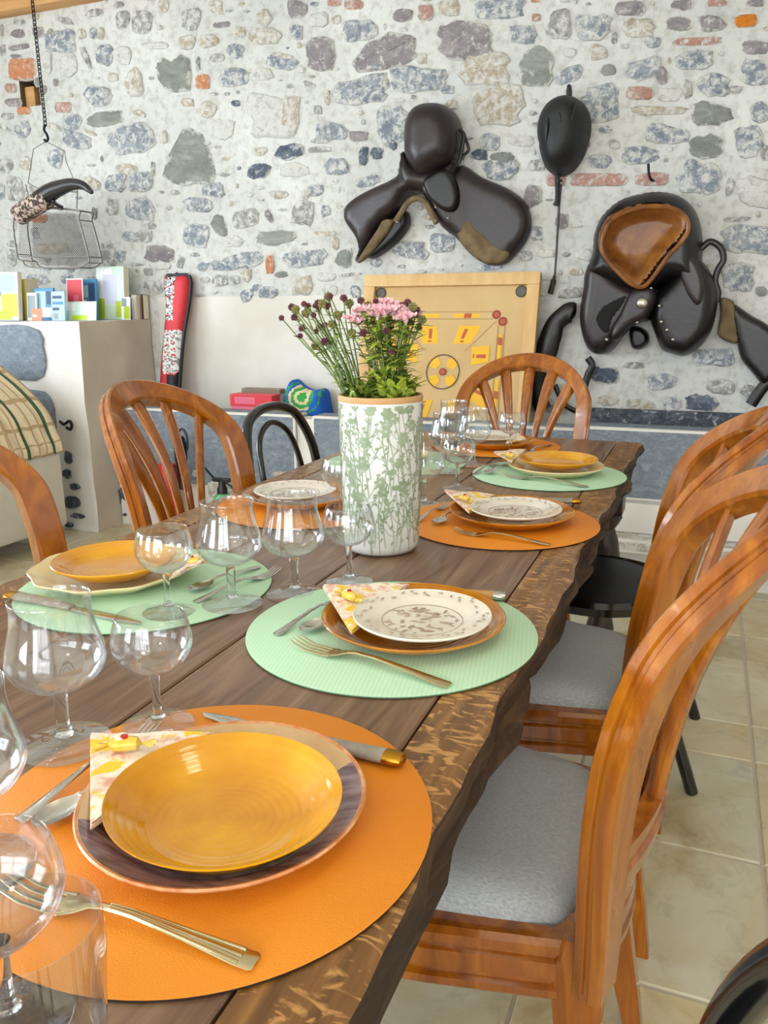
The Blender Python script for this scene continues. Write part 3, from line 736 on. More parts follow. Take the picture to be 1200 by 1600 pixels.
# ------------------------------------------------------------------ balloon-back dining chairs
CW, CZS, CZT = .232, .83, 1.0
def back_y(z):
    u = max(0, z-.4); return .20+.083*u-.393*u*u+1.084*u**3
def sagf(x, z):
    u = max(0, z-.4); return .085*(.55+.45*u/.6)*(1-(x/CW)**2)
def back_pt(x, z, dep=0): return Vector((x, back_y(z)+sagf(x, z)+dep, z))
def back_n(x, z):
    e = 1e-3
    dx = (sagf(x+e, z)-sagf(x-e, z))/(2*e); dz = (back_y(z+e)+sagf(x, z+e)-back_y(z-e)-sagf(x, z-e))/(2*e)
    return Vector((-dx*.5, 1, -dz)).normalized()
def half_outline():
    pts = []
    for k in range(12):
        z = .40+(CZS-.40)*k/12; pts.append((CW-.20*(CZS-z)**2, z))
    for k in range(21):
        t = PI/2*k/20; pts.append((CW*abs(math.cos(t))**(2/2.05), CZS+(CZT-CZS)*abs(math.sin(t))**(2/2.05)))
    return pts
def outline(): 
    h = half_outline(); return h+[(-x, z) for x, z in h[:-1][::-1]]
def inner_at(x):      # underside of the arch above x
    best = .9
    hs = half_outline(); bw = .050
    for (a, z) in hs:
        if abs(a-bw*.5) >= abs(x) and z > .6: best = z
    # follow the outline down by the band width
    O = half_outline(); q = []
    for i in range(len(O)):
        a, b = O[max(0, i-1)], O[min(len(O)-1, i+1)]; d = Vector((b[0]-a[0], b[1]-a[1])).normalized()
        q.append((O[i][0]-d.y*.044, O[i][1]+d.x*.044))
    for (x0, z0), (x1, z1) in zip(q[:-1], q[1:]):
        if z0 > CZS-.08 and x1 <= abs(x) <= x0: return z0+(z1-z0)*(x0-abs(x))/max(1e-6, x0-x1)
    return q[-1][1]
def make_chair(name, label, loc, rotz, group):
    root = thing(name, label, 'chair', loc, rotz, group)
    # bent frame: two uprights and the arch in one piece, outer side moulded with a groove
    O = outline(); n = len(O); bm = B(); rings = []
    sec = [(0, .003), (0, .012), (.0035, .0145), (.0035, .0185), (0, .021), (0, .031), (.004, .035), (.041, .035), (.045, .031), (.045, .005), (.041, 0), (.004, 0)]
    for i, (x, z) in enumerate(O):
        a = O[max(0, i-1)]; b = O[min(n-1, i+1)]
        t = Vector((b[0]-a[0], 0, b[1]-a[1])).normalized(); inn = Vector((-t.z, 0, t.x))
        p0 = back_pt(x, z); nn = back_n(x, z); ring = []
        for u, d in sec:
            xx, zz = x+inn.x*u, z+inn.z*u
            ring.append(bm.verts.new(back_pt(xx, zz)+nn*d))
        rings.append(ring)
    m = len(sec)
    for a, b in zip(rings[:-1], rings[1:]):
        for k in range(m): bm.faces.new((a[k], a[(k+1) % m], b[(k+1) % m], b[k]))
    bm.faces.new(rings[0][::-1]); bm.faces.new(rings[-1])
    bmesh.ops.recalc_face_normals(bm, faces=bm.faces[:])
    obj('back_frame', bm, 'chair_wood', root, sharp=32)
    # cross rail low in the back, and the five splats that fan out of it
    bm = B(); prv = None; zc = .575; hw = CW-.20*(CZS-zc)**2-.045
    for k in range(17):
        x = -hw+2*hw*k/16; nn = back_n(x, zc); ring = []
        for dz, d in ((-.03, .006), (-.03, .032), (-.004, .034), (0, .030), (.026, .030), (.026, .008), (0, .006)):
            ring.append(bm.verts.new(back_pt(x, zc+dz)+nn*d))
        if prv:
            for q in range(7): bm.faces.new((prv[q], prv[(q+1) % 7], ring[(q+1) % 7], ring[q]))
        prv = ring
    bmesh.ops.recalc_face_normals(bm, faces=bm.faces[:]); obj('cross_rail', bm, 'chair_wood', root)
    for xb, xt in ((-.066, -.158), (-.034, -.086), (0, 0), (.034, .086), (.066, .158)):
        bm = B(); prv = None; zb, zt = .595, inner_at(xt)+.012
        for k in range(21):
            s = k/20; z = zb+(zt-zb)*s
            x = xb+(xt-xb)*(s**1.7)
            w = .0100+.0135*s*s*(1 if s < .85 else 1-.25*((s-.85)/.15))
            if s > .93: w *= 1-.25*((s-.93)/.07)**2
            th = .010
            dx = (xt-xb)*1.7*max(s, .01)**.7; L = math.hypot(dx, zt-zb); cx, sx = (zt-zb)/L, dx/L
            nn = back_n(x, z); base = back_pt(x, z)+nn*.021; W = Vector((cx, 0, -sx))
            ring = [bm.verts.new(base+W*(w*math.cos(q)*(1 if abs(math.cos(q)) < .9 else 1))+nn*(th*math.sin(q))) for q in [2*PI*j/10 for j in range(10)]]
            if prv:
                for q in range(10): bm.faces.new((prv[q], prv[(q+1) % 10], ring[(q+1) % 10], ring[q]))
            else: bm.faces.new(ring[::-1])
            prv = ring
        bm.faces.new(prv); bmesh.ops.recalc_face_normals(bm, faces=bm.faces[:]); obj('splat', bm, 'chair_wood', root)
    # seat rail: moulded, bowed at the back
    def seat_outline(ins=0, k=1):
        pts = []
        for q in range(13):                                     # bowed back
            x = -.188+.376*q/12; pts.append((x*(1-ins/.2), .213+.056*(1-(x/.188)**2)-ins))
        pts += [(.222-ins, .05), (.245-ins, -.12), (.24-ins, -.20+ins*.5), (.20-ins, -.235+ins), (0, -.255+ins), (-.20+ins, -.235+ins), (-.24+ins, -.20+ins*.5), (-.245+ins, -.12), (-.222+ins, .05)]
        return pts
    so = seat_outline(); bm = B(); rings = []
    sec = [(0, .385), (-.002, .388), (-.002, .398), (.005, .402), (.005, .407), (0, .411), (0, .434), (.006, .438), (.006, .442), (-.001, .447), (-.001, .458), (.006, .464), (.03, .464), (.03, .385)]
    cx, cy = 0, 0
    for (x, y) in so:
        d = Vector((x, y)); L = d.length
        rings.append([bm.verts.new((x*(1-u/L), y*(1-u/L), z)) for u, z in sec])
    N = len(rings); m = len(sec)
    for i in range(N):
        a, b = rings[i], rings[(i+1) % N]
        for k in range(m): bm.faces.new((a[k], b[k], b[(k+1) % m], a[(k+1) % m]))
    bmesh.ops.recalc_face_normals(bm, faces=bm.faces[:]); obj('seat_rail', bm, 'chair_wood', root, sharp=30)
    # rear panel of the back, between seat rail and cross rail, bowed like the rail
    bm = B(); prv = None
    for k in range(13):
        x = -.17+.34*k/12; ring = []
        for z, d in ((.455, .012), (.455, .03), (.5, .036), (.545, .034), (.552, .026), (.545, .012)):
            ring.append(bm.verts.new((x, .205+.058*(1-(x/.2)**2)+d*.6-.012, z)))
        if prv:
            for q in range(6): bm.faces.new((prv[q], prv[(q+1) % 6], ring[(q+1) % 6], ring[q]))
        prv = ring
    bmesh.ops.recalc_face_normals(bm, faces=bm.faces[:]); obj('back_panel', bm, 'chair_wood', root)
    # upholstered seat
    bm = B()
    po = [(.166, .182), (.196, .05), (.218, -.12), (.216, -.185), (.188, -.220), (0, -.240), (-.188, -.220), (-.216, -.185), (-.218, -.12), (-.196, .05), (-.166, .182), (-.10, .214), (0, .226), (.10, .214)]
    puff(bm, po, lambda u, v, h: Vector((u, v, .455+h)), .040, .045, .01, .035, sm=4); obj('seat', bm, 'seat_fabric', root, sharp=60)
    for s in (-1, 1):
        bm = B(); P = smooth_path([(s*.1735, .2225, .475), (s*.1715, .2215, .42), (s*.172, .224, .34), (s*.180, .240, .20), (s*.190, .262, .08), (s*.194, .277, .0)], 6)
        N = len(P); rings = []
        for i, p in enumerate(P):
            k = i/(N-1); w, d = .0233-.007*k, (.0195+.010*min(1, k/.25)) if k < .25 else .0295-.015*(k-.25)/.75
            rings.append([bm.verts.new(p+Vector((a*w, b*d, 0))) for a, b in ((-1, -.8), (-.8, -1), (.8, -1), (1, -.8), (1, .8), (.8, 1), (-.8, 1), (-1, .8))])
        for a, b in zip(rings[:-1], rings[1:]):
            for q in range(8): bm.faces.new((a[q], a[(q+1) % 8], b[(q+1) % 8], b[q]))
        bm.faces.new(rings[0]); bm.faces.new(rings[-1][::-1]); bmesh.ops.recalc_face_normals(bm, faces=bm.faces[:]); obj('leg', bm, 'chair_wood', root)
        bm = B(); P = smooth_path([(s*.212, -.205, .40), (s*.216, -.212, .30), (s*.212, -.208, .16), (s*.214, -.214, .0)], 6)
        tube(bm, P, [.026-.010*i/(len(P)-1) for i in range(len(P))], 10); obj('leg', bm, 'chair_wood', root)
    return root
CG = 'balloon-back wooden dining chairs round the table'
ch = make_chair('dining_chair', 'glossy orange-brown wooden chair with grey fabric seat beside the nearest orange placemat', (-.30, .975, 0), -PI/2, CG)
dup(ch, (-.30, 1.53, 0), -PI/2, 'glossy wooden balloon-back chair standing behind the nearest grey-seated chair')
dup(ch, (-.862, .90, 0), PI/2, 'orange wooden chair cut by the picture edge beside the scalloped cream plate')
dup(ch, (-.862, 1.59, 0), PI/2, 'orange wooden fan-splat chair in front of the red and black bag')
dup(ch, (-.595, 2.53, 0), 0, 'wooden balloon-back chair at the far end of the table before the game board')

# ------------------------------------------------------------------ black bentwood chairs
def make_bentwood(label, loc, rotz, top=0):
    root = thing('bentwood_chair', label, 'chair', loc, rotz, 'black bentwood chairs')
    P = [(-.20, .20, .44), (-.20, .215, .60), (-.195, .235, .74-top), (-.15, .262-top*.5, .84-top), (-.08, .275-top*.5, .875-top), (0, .28-top*.5, .882-top), (.08, .275-top*.5, .875-top), (.15, .262-top*.5, .84-top), (.195, .235, .74-top), (.20, .215, .60), (.20, .20, .44)]
    bm = B(); tube(bm, smooth_path(P, 6), .0145, 12); obj('back_hoop', bm, 'black_lacquer', root)
    P = [(-.10, .20, .45), (-.11, .215, .58), (-.115, .238, .70-top), (-.085, .262-top*.5, .80-top), (0, .273-top*.5, .838-top), (.085, .262-top*.5, .80-top), (.115, .238, .70-top), (.11, .215, .58), (.10, .20, .45)]
    bm = B(); tube(bm, smooth_path(P, 6), .009, 10); obj('inner_hoop', bm, 'black_lacquer', root)
    bm = B(); lathe(bm, [(.20, .425), (.212, .43), (.214, .45), (.205, .463), (.18, .458), (.17, .44)], 36, closed=True); obj('seat_ring', bm, 'black_lacquer', root)
    bm = B(); lathe(bm, [(0, .435), (.19, .435), (.196, .452), (.15, .474), (0, .480)], 32); obj('seat', bm, 'black_vinyl', root)
    bm = B(); lathe(bm, [(.165, .222), (.175, .215), (.185, .222), (.175, .229)], 32, closed=True); obj('stretcher_ring', bm, 'black_lacquer', root)
    for s in (-1, 1):
        bm = B(); P = smooth_path([(s*.20, .20, .46), (s*.185, .205, .25), (s*.20, .285, .0)], 6); tube(bm, P, [.0155]*len(P), 10); obj('leg', bm, 'black_lacquer', root)
        bm = B(); P = smooth_path([(s*.165, -.13, .44), (s*.172, -.15, .25), (s*.19, -.20, .0)], 6); tube(bm, P, [.016-.003*i/len(P) for i in range(len(P))], 10); obj('leg', bm, 'black_lacquer', root)
    return root
bw = make_bentwood('black bentwood chair standing behind the orange fan-splat chair near the stone trough', (-.90, 2.06, 0), PI/2)
dup(bw, (-.19, .25, 0), -PI/2, 'black bentwood chair of which only a curved back rail shows beside the tiled floor')
make_bentwood('black bentwood chair under the far corner of the table', (-.232, 2.105, 0), -PI/2, .085)
# ------------------------------------------------------------------ placemats
MT = .0035
def placemat(x, y, label, m, edge, group):
    bm = B(); R = .19; T = TZ
    lathe(bm, [(0, .0004), (R-.002, .0004), (R, .0012), (R, MT-.0008), (R-.0012, MT), (0, MT)], 96, [1, 1, 1, 0, 0])
    bmesh.ops.recalc_face_normals(bm, faces=bm.faces[:])
    o = obj('placemat', bm, [m, edge], loc=(x, y, TZ)); return tag(o, label, 'placemat', group)
OG, MG = 'round orange leather placemats', 'round mint green placemats'
MATN, MATM, MATO, MATF = (-.361, .499), (-.358, .925), (-.353, 1.511), (-.350, 2.005)
MATL, MATL2, MATL3, MATE = (-.773, .957), (-.775, 1.50), (-.77, 2.03), (-.575, 2.375)
placemat(*MATN, 'round orange leather placemat under the deep amber plate nearest the front', 'leather_orange', 'mat_edge', OG)
placemat(*MATM, 'mint green placemat under brown and printed white plates, next to the nearest orange mat', 'woven_mint', 'mat_edge_mint', MG)
placemat(*MATO, 'round orange placemat between the two mint mats of the chair side', 'leather_orange', 'mat_edge', OG)
placemat(*MATF, 'mint green placemat near the far corner of the table under an amber plate', 'woven_mint', 'mat_edge_mint', MG)
placemat(*MATL, 'mint green placemat under the scalloped cream plate', 'woven_mint', 'mat_edge_mint', MG)
placemat(*MATL2, 'orange placemat behind the two balloon glasses under a cream plate', 'leather_orange', 'mat_edge', OG)
placemat(*MATL3, 'mint green placemat seen through the glasses behind the vase', 'woven_mint', 'mat_edge_mint', MG)
placemat(*MATE, 'orange placemat at the head of the table before the far chair', 'leather_orange', 'mat_edge', OG)
MZ = TZ+MT

# ------------------------------------------------------------------ plates
def plate_bm(R, h, well, foot=.6, wob=None, seg=64, mi=None, t=.0042):
    """R rim radius, h rim height, well = radius of the flat floor"""
    top = [(0, t+.002), (well*.5, t+.002), (well*.9, t+.0026), (well, t+.004), (well+(R-well)*.25, t+(h-t)*.52), (well+(R-well)*.5, t+(h-t)*.74), (R-.004, h-.0012), (R-.0012, h)]
    bot = [(R, h-.0015), (R-.001, h-.0035), (well+(R-well)*.5, (h-t)*.62), (well+.004, .0045), (R*foot, .0015), (R*foot-.003, 0), (R*foot-.006, .0015), (0, .0018)]
    bm = B(); lathe(bm, top+bot, seg, mi if mi is not None else 0, wob=wob)
    bmesh.ops.recalc_face_normals(bm, faces=bm.faces[:]); return bm
def plate(name, label, cat, x, y, z, bm, mats, group=None, rot=(0, 0, 0)):
    o = obj(name, bm, mats, loc=(x, y, z), sharp=60); o.rotation_euler = rot; return tag(o, label, cat, group)
# nearest setting
PG = 'amber dessert plates'
bm = plate_bm(.118, .024, .088, mi=[0, 0, 0, 1, 1, 1, 3, 3, 3, 3, 3, 3, 3, 3, 3])
for f in bm.faces:
    if f.material_index < 2:
        c = f.calc_center_median(); f.material_index = 1 if c.x*.55-c.y*.83+.018*math.sin(c.x*90) > -.012 else 2
plate('dinner_plate', 'violet and beige plate with speckled orange rim under the nearest deep amber plate', 'plate', -.343, .500, MZ, bm, ['plate_violet', 'plate_violet', 'plate_beige', 'plate_rim_speckle'])
def deep_plate(): 
    q_ = .965
    bm = B()
    prof = [(0, .006), (.045, .006), (.062, .0075), (.070, .011), (.076, .0165), (.080, .0185), (.086, .0235), (.0935, .0292), (.0958, .030), (.096, .0288), (.094, .027), (.086, .0205), (.078, .0145), (.070, .006), (.06, .002), (.055, 0), (.05, .002), (0, .0025)]
    lathe(bm, [(r*q_, z) for r, z in prof], 72); bmesh.ops.recalc_face_normals(bm, faces=bm.faces[:]); return bm
plate('dessert_plate', 'deep amber glazed plate with thrown rings on the nearest setting', 'plate', -.327, .4765, MZ+.0115, deep_plate(), 'glaze_amber', None, (math.radians(-1.0), math.radians(1.5), 0))
# second setting: brown plate, printed white plate
def printed_plate():
    bm = plate_bm(.088, .017, .055, seg=64); rp = random.Random(3)
    def blob(cx, cy, rx, ry, z, rot=0, n=8):
        c, s = math.cos(rot), math.sin(rot)
        f = bm.faces.new([bm.verts.new((cx+c*rx*math.cos(2*PI*i/n)-s*ry*math.sin(2*PI*i/n), cy+s*rx*math.cos(2*PI*i/n)+c*ry*math.sin(2*PI*i/n), z)) for i in range(n)]); f.material_index = 1
    def rimz(r): return .0042+(.017-.0042)*(.52+.46*((r-.063)/.023)) + .0016
    for k in range(28):                                        # garland on the rim
        a = 2*PI*k/28; r = .0735+.004*math.sin(k*2.1)
        blob(r*math.cos(a), r*math.sin(a), .0042, .0016, rimz(r)+.0006, a+rp.uniform(.6, 2.2))
        if k % 4 < 2: blob((r+.005)*math.cos(a+.06), (r+.005)*math.sin(a+.06), .0026, .0022, rimz(r+.005)+.0006, a)
    for k in range(72):                                        # picture in the middle
        a = rp.uniform(0, 6.28); r = .046*math.sqrt(rp.random())
        x, y = r*math.cos(a), r*math.sin(a)
        blob(x, y, rp.uniform(.002, .007), rp.uniform(.0008, .002), .0072+k*4e-6, rp.uniform(-.5, .5)+ (1.2 if k % 5 == 0 else 0))
    n = 60
    for r0, r1 in ((.0505, .0517),):
        for i in range(n):
            a, b = 2*PI*i/n, 2*PI*(i+1)/n
            quad(bm, *[(r*math.cos(q), r*math.sin(q), .0078) for r, q in ((r0, a), (r1, a), (r1, b), (r0, b))], mi=1)
    return bm
plate('dinner_plate', 'amber-brown plate on the nearest mint mat, under a printed white plate', 'plate', -.330, .932, MZ, plate_bm(.120, .024, .088), 'glaze_brown', 'amber-brown dinner plates')
o = plate('dessert_plate', 'white plate with brown printed picture on the nearest mint setting', 'plate', -.309, .906, MZ+.0205, printed_plate(), ['china_white', 'china_print'], 'printed white plates')
# third setting
plate('dinner_plate', 'amber-brown plate on the orange mat between the two mint mats', 'plate', -.335, 1.525, MZ, plate_bm(.122, .024, .088), 'glaze_brown', 'amber-brown dinner plates')
plate('dessert_plate', 'white printed plate on the orange mat between two mint mats', 'plate', -.320, 1.490, MZ+.0205, printed_plate(), ['china_white', 'china_print'], 'printed white plates', (0, 0, .9))
# far setting
plate('dinner_plate', 'cream plate under the amber plate near the far table corner', 'plate', -.335, 2.025, MZ, plate_bm(.119, .023, .085), 'glaze_cream')
plate('dessert_plate', 'amber plate on a cream plate near the far table corner', 'plate', -.331, 2.02, MZ+.0185, plate_bm(.099, .022, .070), 'glaze_amber', PG)
# setting with the scalloped plate
sc = lambda a, r: 1+(.022*math.cos(10*a) if r > .09 else 0)
plate('dinner_plate', 'cream scalloped plate under a smaller amber plate on the mint mat', 'plate', -.838, .962, MZ, plate_bm(.124, .024, .088, wob=sc, seg=100), 'glaze_cream')
plate('dessert_plate', 'amber plate on the scalloped cream plate', 'plate', -.822, .946, MZ+.0185, plate_bm(.092, .024, .064), 'glaze_amber', PG)
# the setting in front of the fan-splat chair
plate('dinner_plate', 'amber plate under a white plate in front of the orange fan-splat chair', 'plate', -.80, 1.515, MZ, plate_bm(.122, .024, .088), 'glaze_brown', 'amber-brown dinner plates')
plate('dessert_plate', 'white plate on the amber plate in front of the orange fan-splat chair', 'plate', -.795, 1.49, MZ+.0205, printed_plate(), ['china_white', 'china_print'], 'printed white plates', (0, 0, 2))
# head of the table, and the one behind the vase
plate('dinner_plate', 'amber-brown plate on the orange mat at the head of the table', 'plate', -.575, 2.36, MZ, plate_bm(.118, .024, .085), 'glaze_brown', 'amber-brown dinner plates')
plate('dessert_plate', 'white plate on the brown plate at the head of the table', 'plate', -.585, 2.35, MZ+.0205, printed_plate(), ['china_white', 'china_print'], 'printed white plates', (0, 0, 1.4))
plate('dinner_plate', 'cream plate on the mint mat hidden behind the flower vase', 'plate', -.80, 2.03, MZ, plate_bm(.118, .023, .085), 'glaze_cream')

# ------------------------------------------------------------------ napkins and their wrapped sweets
def napkin(label, pts, z, lift=.010, group='folded paper napkins', seed=1, z2=None):
    """folded paper napkin: outline on the table, several layers thick"""
    t = thing('napkin', label, 'napkin', (0, 0, 0), 0, group)
    P = [Vector((p.x, p.y, 0)) for p in pts]; c = sum(P, Vector())/len(P)
    for k in range(3):
        bm = B(); zz = z+.0016*k+.0004; r2 = random.Random(seed*10+k)
        def fm(p, h): return Vector((p.x, p.y, zz+h))
        Q = [(p+(c-p)*.02*k) for p in P]
        n = 8; grid = []
        A_, B_, C_, D_ = (Q+[Q[2]])[:4] if len(Q) == 3 else Q[:4]
        for i in range(n+1):
            row = []
            for j in range(n+1):
                s, q = i/n, j/n
                p = (A_*(1-s)+B_*s)*(1-q)+(D_*(1-s)+C_*s)*q
                e = .0012*math.sin(i*1.3+k)*math.sin(j*1.1+k)
                row.append((p, e))
            grid.append(row)
        up = [[bm.verts.new((p.x, p.y, zz+e+.0013+lift*(1-j/n)*(1-i/n) if lift else zz+e+.0013)) for j, (p, e) in enumerate(r)] for i, r in enumerate(grid)]
        dn = [[bm.verts.new((p.x, p.y, v.co.z-.0013)) for (p, e), v in zip(r, ur)] for r, ur in zip(grid, up)]
        for i in range(n):
            for j in range(n):
                bm.faces.new((up[i][j], up[i+1][j], up[i+1][j+1], up[i][j+1])); bm.faces.new((dn[i][j], dn[i][j+1], dn[i+1][j+1], dn[i+1][j]))
        for i in range(n):
            for a, b in (((i, 0), (i+1, 0)), ((i+1, n), (i, n)), ((0, i+1), (0, i)), ((n, i), (n, i+1))):
                bm.faces.new((up[a[0]][a[1]], dn[a[0]][a[1]], dn[b[0]][b[1]], up[b[0]][b[1]]))
        bmesh.ops.remove_doubles(bm, verts=bm.verts[:], dist=1e-6)
        bmesh.ops.recalc_face_normals(bm, faces=bm.faces[:])
        obj('napkin_layer', bm, 'napkin_paper', t)
    return t
def sweet(label, p, rot, z, s=1.0):
    t = thing('wrapped_sweet', label, 'sweet', (p.x, p.y, z), rot, 'sweets in yellow wrappers on the napkins')
    bm = B(); tube(bm, [(-.013*s, 0, .006*s), (-.010*s, 0, .0065*s), (0, 0, .007*s), (.010*s, 0, .0065*s), (.013*s, 0, .006*s)], [.002*s, .0058*s, .0068*s, .0058*s, .002*s], 10); t_ = obj('wrapper', bm, 'foil_yellow', t)
    for sg in (-1, 1):
        bm = B(); prv = None
        for k in range(6):
            a = -.7+1.4*k/5; x = sg*(.012+.014*math.cos(a))*s; y = .013*math.sin(a)*s; zz = .006*s+.002*s*math.sin(k*2.4)
            v = [bm.verts.new((x, y, zz+.0006)), bm.verts.new((x, y, zz))]
            if prv: 
                c = [bm.verts.new((sg*.012*s, 0, .0068*s)), bm.verts.new((sg*.012*s, 0, .0058*s))]
                bm.faces.new((prv[0], v[0], c[0])); bm.faces.new((v[1], prv[1], c[1])); bm.faces.new((prv[0], prv[1], v[1], v[0]))
            prv = v
        obj('twist', bm, 'foil_yellow', t_)
    bm = B(); lathe(bm, [(0, .0149*s), (.0032*s, .0146*s), (.0032*s, .012*s), (0, .012*s)], 10); obj('dot', bm, 'foil_red', t_); 
    bm = B(); lathe(bm, [(0, .0142*s), (.0055*s, .0136*s), (.0055*s, .011*s), (0, .011*s)], 12, cx=-.003*s, cy=.002*s); obj('patch', bm, 'foil_white', t_)
    return t
zn = MZ+.0245
a, b, d = at_z(141, 1150, zn), at_z(141, 1297, zn), at_z(318, 1148, zn)
c_ = b+(d-a); napkin('white and yellow patterned paper napkin under the nearest deep amber plate', [a, b, at_z(226, 1226, zn), at_z(335, 1146, zn)], zn-.001, 0, seed=2)
sweet('yellow wrapped sweet with red dot on the napkin of the nearest setting', at_z(197, 1182, zn), .5, zn+.0055, 1.05)
def corner_napkin(label, tip, s1, s2, z, seed): 
    t = napkin(label, [at_z(*tip, z+.01), at_z(*s1, z), at_z(*[(s1[i]+s2[i])/2 for i in (0, 1)], z), at_z(*s2, z)], z, .010, seed=seed); return t
corner_napkin('folded napkin wedged under the printed white plate of the nearest mint setting', (504, 918), (549, 992), (640, 915), MZ+.0245, 3)
sweet('yellow wrapped sweet on the napkin of the nearest mint setting', at_z(546, 936, MZ+.036), -.5, MZ+.0345)
corner_napkin('folded napkin under the printed plate on the orange mat between two mint mats', (694, 768), (733, 803), (775, 775), MZ+.0245, 4)
sweet('yellow wrapped sweet on the napkin over the orange mat between mint mats', at_z(726, 782, MZ+.036), -.4, MZ+.0345)
corner_napkin('folded napkin under the amber plate near the far table corner', (771, 708), (800, 724), (822, 703), MZ+.0225, 5)
sweet('yellow wrapped sweet on the napkin near the far table corner', at_z(797, 714, MZ+.034), -.3, MZ+.032)
corner_napkin('folded pink napkin under the amber plate on the scalloped cream plate', (320, 880), (268, 903), (304, 867), MZ+.0262, 6)
sweet('yellow wrapped sweet on the napkin of the scalloped plate', at_z(300, 879, MZ+.034), .3, MZ+.030)
corner_napkin('folded napkin beside the white plate at the head of the table', (822, 687), (790, 694), (800, 672), MZ+.0245, 8)

# ------------------------------------------------------------------ cutlery
def loft(bm, secs, nseg=10):
    prv = None
    for (x, y, w, z, t) in secs:
        ring = [bm.verts.new((x, y+w*math.cos(q), z+t*math.sin(q))) for q in [2*PI*k/nseg for k in range(nseg)]]
        if prv:
            for k in range(nseg): bm.faces.new((prv[k], ring[k], ring[(k+1) % nseg], prv[(k+1) % nseg]))
        else: bm.faces.new(ring)
        prv = ring
    bm.faces.new(prv[::-1]); 
def fork_parts(L, ribbed=False):
    s = L/.20; out = {}
    bm = B()
    for k in range(4):
        y = (-.0093+.0062*k)*s
        loft(bm, [(0, y*.92, .0006, .0105*s, .0006), (.006*s, y, .0012*s, .0078*s, .0008), (.022*s, y, .0017*s, .0030*s, .0009), (.044*s, y, .0019*s, .0022*s, .0010), (.055*s, y*.97, .0030*s, .0035*s, .0011)], 8)
    obj_t = bm
    bm2 = B(); loft(bm2, [(.048*s, 0, .0115*s, .0028*s, .0011), (.056*s, 0, .0112*s, .0036*s, .0012), (.066*s, 0, .0085*s, .0062*s, .0014), (.075*s, 0, .0042*s, .0090*s, .0016), (.085*s, 0, .0030*s, .0108*s, .0017), (.11*s, 0, .0034*s, .0108*s, .0018), (.15*s, 0, .0052*s, .0070*s, .0016), (.185*s, 0, .0075*s, .0030*s, .0014), (.197*s, 0, .0078*s, .0022*s, .0012), (.2*s, 0, .0060*s, .0021*s, .0009)], 12)
    if ribbed:
        for y in (-.0035, 0, .0035):
            loft(bm2, [(.09*s, y*.6*s, .0009*s, .0122*s, .0010), (.11*s, y*.7*s, .0010*s, .0122*s, .0010), (.15*s, y*1.1*s, .0012*s, .0082*s, .0010), (.19*s, y*1.6*s, .0014*s, .0040*s, .0010)], 8)
    return obj_t, bm2
CZ = MZ+.0004
def place(name, label, cat, a, b, group, parts, z=CZ, flip=False):
    d = b-a; t = thing(name, label, cat, (a.x, a.y, z), math.atan2(d.y, d.x), group)
    hd = t
    for n, bm, m in parts:
        bmesh.ops.recalc_face_normals(bm, faces=bm.faces[:]); o = obj(n, bm, m, hd if n == 'end_cap' else t); hd = o if n == 'handle' else hd
    return t
def fork(label, a, b, m='steel', ribbed=False, z=CZ):
    L = (b-a).length; t, h = fork_parts(L, ribbed)
    return place('fork', label, 'fork', a, b, 'forks laid on the table', [('tines', t, m), ('handle', h, m)], z)
def spoon(label, a, b, z=CZ):
    L = (b-a).length; s = L/.15
    bm = B(); P = [(0, .002, .006), (.004, .008, .0042), (.012, .0125, .0022), (.022, .0145, .0018), (.034, .0115, .0032), (.042, .005, .0065), (.046, .0026, .009)]
    nx = len(P); up = []; dn = []
    for x, w, z0 in P:
        up.append([bm.verts.new((x*s, w*s*(j/4-1), z0*s+.0055*s*((j/4-1)**2)*(w/.0145)+.0009)) for j in range(9)])
        dn.append([bm.verts.new((x*s, w*s*(j/4-1), z0*s+.0055*s*((j/4-1)**2)*(w/.0145)-.0002)) for j in range(9)])
    for i in range(nx-1):
        for j in range(8):
            bm.faces.new((up[i][j], up[i+1][j], up[i+1][j+1], up[i][j+1])); bm.faces.new((dn[i][j], dn[i][j+1], dn[i+1][j+1], dn[i+1][j]))
        for j in (0, 8): bm.faces.new((up[i][j], up[i+1][j], dn[i+1][j], dn[i][j]))
    for i in (0, nx-1):
        for j in range(8): bm.faces.new((up[i][j], up[i][j+1], dn[i][j+1], dn[i][j]))
    h = B(); loft(h, [(.044*s, 0, .0028*s, .0090*s, .0014), (.055*s, 0, .0024*s, .0112*s, .0016), (.08*s, 0, .0030*s, .0100*s, .0015), (.12*s, 0, .0050*s, .0045*s, .0013), (.145*s, 0, .0064*s, .0020*s, .0011), (.15*s, 0, .0045*s, .0019*s, .0008)], 12)
    return place('spoon', label, 'spoon', a, b, 'dessert spoons', [('bowl', bm, 'steel'), ('handle', h, 'steel')], z)
